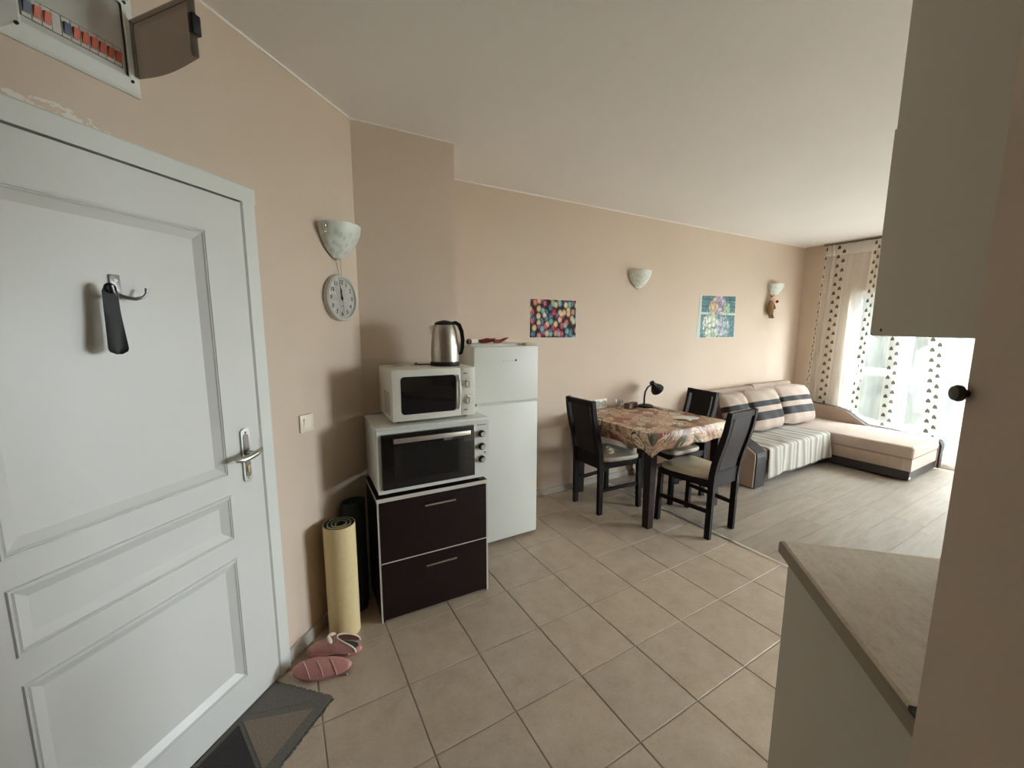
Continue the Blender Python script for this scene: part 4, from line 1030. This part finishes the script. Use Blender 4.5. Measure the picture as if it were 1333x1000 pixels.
# ================================================================== CURTAINS
k = NT('printed_sheer'); uv = k.coord('UV'); a_, b_2, c_ = k.xyz(uv)      # u: fabric metres across, v: height in metres
sp = k.math('SUBTRACT', k.math('MULTIPLY', k.math('FRACT', k.math('ADD', k.math('DIVIDE', k.math('SUBTRACT', a_, .055), .35), .5)), .35), .175)   # metres from the stripe centre
def motif(cx, ph):
    vv_ = k.math('SUBTRACT', k.math('MULTIPLY', k.math('FRACT', k.math('ADD', k.math('DIVIDE', b_2, .112), ph)), .112), .056)
    dx = k.math('DIVIDE', k.math('SUBTRACT', sp, cx), .0185); dz = k.math('DIVIDE', k.math('ADD', vv_, k.math('MULTIPLY', k.math('ABSOLUTE', k.math('SUBTRACT', sp, cx)), .7)), .022)
    return k.math('LESS_THAN', k.math('ADD', k.math('MULTIPLY', dx, dx), k.math('MULTIPLY', dz, dz)), 1.)
mo = k.math('MAXIMUM', motif(-.028, 0.), motif(.028, .5))
band = k.math('LESS_THAN', k.math('ABSOLUTE', sp), .066)
hdr = k.math('GREATER_THAN', b_2, 2.42)
colr = k.mix(mo, k.mix(band, srgb(238, 236, 232), srgb(244, 240, 230)), srgb(92, 78, 66))
den = k.math('ADD', .34, k.math('MULTIPLY', band, .20)); den = k.math('MAXIMUM', den, k.math('MULTIPLY', mo, .9)); den = k.math('MAXIMUM', den, k.math('MULTIPLY', hdr, .7))
df = k.n('ShaderNodeBsdfDiffuse'); tl = k.n('ShaderNodeBsdfTranslucent'); tr = k.n('ShaderNodeBsdfTransparent')
k.l(colr, df.inputs[0]); k.l(colr, tl.inputs[0])
m1 = k.n('ShaderNodeMixShader'); m1.inputs[0].default_value = .14; k.l(df.outputs[0], m1.inputs[1]); k.l(tl.outputs[0], m1.inputs[2])
m2 = k.n('ShaderNodeMixShader'); k.l(den, m2.inputs[0]); k.l(tr.outputs[0], m2.inputs[1]); k.l(m1.outputs[0], m2.inputs[2]); k.l(m2.outputs[0], k.out.inputs[0])
m_sheer = k.m
XC = XW-.040
cu = thing('sheer_curtain', 'long white sheer curtain with brown leaf stripes across the window', 'curtain', (XC, 1.0, 0), 0)
Stot = 3.4
kn_t = [(0, 2.585), (.35, 2.47), (.70, 2.10), (1.05, 1.86), (1.40, 1.57), (1.75, 1.22), (2.1, .88), (2.8, .2), (3.4, -.45)]
kn_b = [(0, 2.70), (.35, 2.52), (.70, 2.18), (1.05, 1.85), (1.40, 1.46), (1.75, 1.08), (2.1, .74), (2.8, .08), (3.4, -.55)]
def ev(kn, s):
    for (s0, y0), (s1, y1) in zip(kn, kn[1:]):
        if s <= s1+1e-9: return y0+(y1-y0)*(s-s0)/(s1-s0), abs(y1-y0)/(s1-s0)
    return kn[-1][1], 1
def curt(a, q):
    s = a*Stot; z = CEIL-.026-(CEIL-.05)*q
    yt, d0 = ev(kn_t, s); yb, d1 = ev(kn_b, s); y = yt+(yb-yt)*q; dn = d0+(d1-d0)*q
    amp = .010+.020*max(0, 1-dn)
    ph = s*2*PI/.17
    x = amp*math.sin(ph+.8*math.sin(q*2+s*3))+.004*math.sin(s*60+3*q)
    return (max(-.03, min(x, .032)), y-1.0, z)
NU, NV = 420, 26
cm = MB().grid(curt, NU, NV); cme = cm.mesh('fabric', m_sheer, 60)
ul = cme.uv_layers.new(name='UVMap')
m_ = NU+1
for li, lp in enumerate(cme.loops):
    vi = lp.vertex_index; i, j = vi % m_, vi//m_
    ul.data[li].uv = (i/NU*Stot+.0, CEIL-.026-(CEIL-.05)*j/NV)
co_ = bpy.data.objects.new('fabric', cme); C.objects.link(co_); co_.parent = cu
rl_ = thing('curtain_rail', 'dark ceiling-mounted curtain rail above the window', 'curtain rail', (XC, 1.0, CEIL), 0)
MB().box(-.03, .03, -1.6, 1.60, -.022, 0).build('track', mat('rail_brown', srgb(96, 84, 72), .6), rl_)
MB().box(-.036, -.030, -1.6, 1.60, -.012, 0).build('front_lip', mat('rail_cream', srgb(190, 180, 166), .6), rl_)

# ================================================================== KITCHEN ALONG THE DIAGONAL WALL
kv = .4865
bc = thing('base_cabinet', 'white kitchen base cabinet under the worktop at right', 'cabinet', D(0, 0, 0), RZ)
MB().box(WRU+.004, 1.270, -1.085, -kv-.040, .0, .838).build('carcass', m_kitchen, bc)
MB().box(WRU+.002, 1.272, -kv-.039, -kv-.021, .012, .836).build('door', m_kitchen, bc)
wt = thing('worktop', 'stone-patterned kitchen worktop with rounded front edge', 'worktop', D(0, 0, 0), RZ)
k = NT('stone_worktop'); p = k.coord('Object')
f_ = k.math('ADD', k.math('MULTIPLY', k.noise(k.scalev(p, (1, 2.2, 1)), 20, 6, .75), .6), k.math('MULTIPLY', k.noise(p, 120, 3, .7), .4))
k.l(k.ramp(f_, [(.30, srgb(182, 169, 150)), (.48, srgb(208, 198, 180)), (.66, srgb(220, 212, 196))]), k.b.inputs['Base Color']); k.b.inputs['Roughness'].default_value = .36; m_stone = k.m
m_wedge = mat('worktop_edge', srgb(142, 130, 110), .45)
pts = [(-1.088, .842), (-kv-.004, .842), (-kv, .848), (-kv, .868), (-kv-.003, .876), (-kv-.010, .880), (-1.088, .880)]
MB().prism(pts, WRU+.003, 1.290, 'x').build('slab', m_stone, wt)
MB().prism([(-kv+.0012, .8435), (-kv+.0012, .8695), (-kv-.0015, .8770), (-kv-.001, .8435)], WRU+.003, 1.2905, 'x').build('front_edge', m_wedge, wt)
et = thing('end_trim', 'small black and steel end piece where worktop meets the near wall', 'trim', D(0, 0, 0), RZ)
MB().box(WRU+.001, WRU+.030, -kv-.05, -kv+.004, .8805, .890).build('black_block', m_black, et)
MB().add([(WRU+.001, -kv-.05, .8905), (WRU+.038, -kv-.05, .8905), (WRU+.034, -kv-.012, .8905), (WRU+.001, -kv-.006, .8905),
          (WRU+.001, -kv-.05, .893), (WRU+.038, -kv-.05, .893), (WRU+.034, -kv-.012, .893), (WRU+.001, -kv-.006, .893)],
         [(0, 3, 2, 1), (4, 5, 6, 7), (0, 1, 5, 4), (1, 2, 6, 5), (2, 3, 7, 6), (3, 0, 4, 7)]).build('steel_cap', m_chrome, et)
uc = thing('wall_cabinet', 'white kitchen wall cabinet hanging above the worktop', 'cabinet', D(0, 0, 0), RZ)
UV_ = .649
MB().box(WRU+.004, 1.280, -1.085, -UV_-.020, 1.486, 2.572).build('carcass', m_kitchen, uc)
MB().box(WRU+.004, 1.2815, -UV_-.019, -UV_, 1.484, 2.572).build('door', m_kitchen, uc)
MB().box(1.2816, 1.290, -UV_-.019, -UV_-.0002, 1.484, 1.994).build('edge_strip', m_kitchen, uc)
MB().cyl((1.245, -UV_+.0006, 1.499), (1.245, -UV_-.004, 1.499), .0042, 12).build('screw_hole', m_black, uc)
kb = thing('coat_peg', 'round dark metal coat peg on the edge of the near wall', 'peg', D(WRU-.002, -WRV, 1.412), RZ)
kn = MB().lathe([(.005, 0), (.005, .007), (.0112, .008), (.0118, .0115), (.0095, .016), (0, .017)], (0, 0, 0), 24); kn.v = [(a, c, b) for a, b, c in kn.v]
kn.build('peg_head', mat('dark_bronze', (.09, .08, .07, 1), .4, .8), kb, 40)

# ================================================================== OUTSIDE
m_lawn = mat('courtyard_paving', srgb(150, 148, 140), .95, var=.2, vscale=2)
struct('ground_outside', MB().box(XW+.42, 40, -26, 26, -1.0, -.9), m_lawn)
m_leaf = mat('tree_foliage', srgb(44, 54, 47), .9, var=.45, vscale=4, bump=1., bscale=14)
m_trunk = mat('bark', srgb(96, 86, 76), .9)
places = [(10.6, 1.6, 1.32, 7.0, 'broad green tree outside, right of the window mullion'), (10.9, 4.55, 1.32, 7.4, 'tall green tree outside, seen between the curtain stripes'), (11.2, 7.5, 1.32, 7.0, 'green tree outside, hidden behind the gathered curtain'),
          (11.0, -1.4, 1.25, 6.6, 'green tree outside, hidden by the near wall'), (14.8, 3.6, 1.8, 10.5, 'taller far tree outside in the middle of the window'), (15.2, 8.0, 1.8, 10.8, 'taller far tree outside, leftmost in the window')]
for q, (x, y, r, hgt, lb) in enumerate(places):
    t = thing('garden_tree', lb, 'tree', (x, y, -.9), 0, 'trees outside the window')
    MB().tube([(0, 0, 0), (.05, .03, hgt*.3), (0, 0, hgt*.6)], [.14, .11, .07], 8).build('trunk', m_trunk, t, 60)
    mb = MB(); rnd = random.Random(q+3)
    for b in range(12):
        zz = .1+(hgt-1.5)*b/11; rr = r*(.62+.38*math.sin(PI*(b+1.2)/12.6))*.78; an = rnd.random()*6.28; rad = r*.22
        cx, cy2 = rad*math.cos(an), rad*math.sin(an)*1.0
        bm = bmesh.new(); bmesh.ops.create_icosphere(bm, subdivisions=3, radius=rr)
        for v in bm.verts:
            n_ = math.sin(v.co.x*9+q)*math.sin(v.co.y*8+b)*math.sin(v.co.z*9+2*q)+.6*math.sin(v.co.x*19+b)*math.sin(v.co.y*17+q)*math.sin(v.co.z*18)
            v.co = v.co*(1+.16*n_); v.co.x += cx; v.co.y += cy2; v.co.z += zz+rr*.4
        mb.bm(bm)
    mb.build('crown', m_leaf, t, 60)
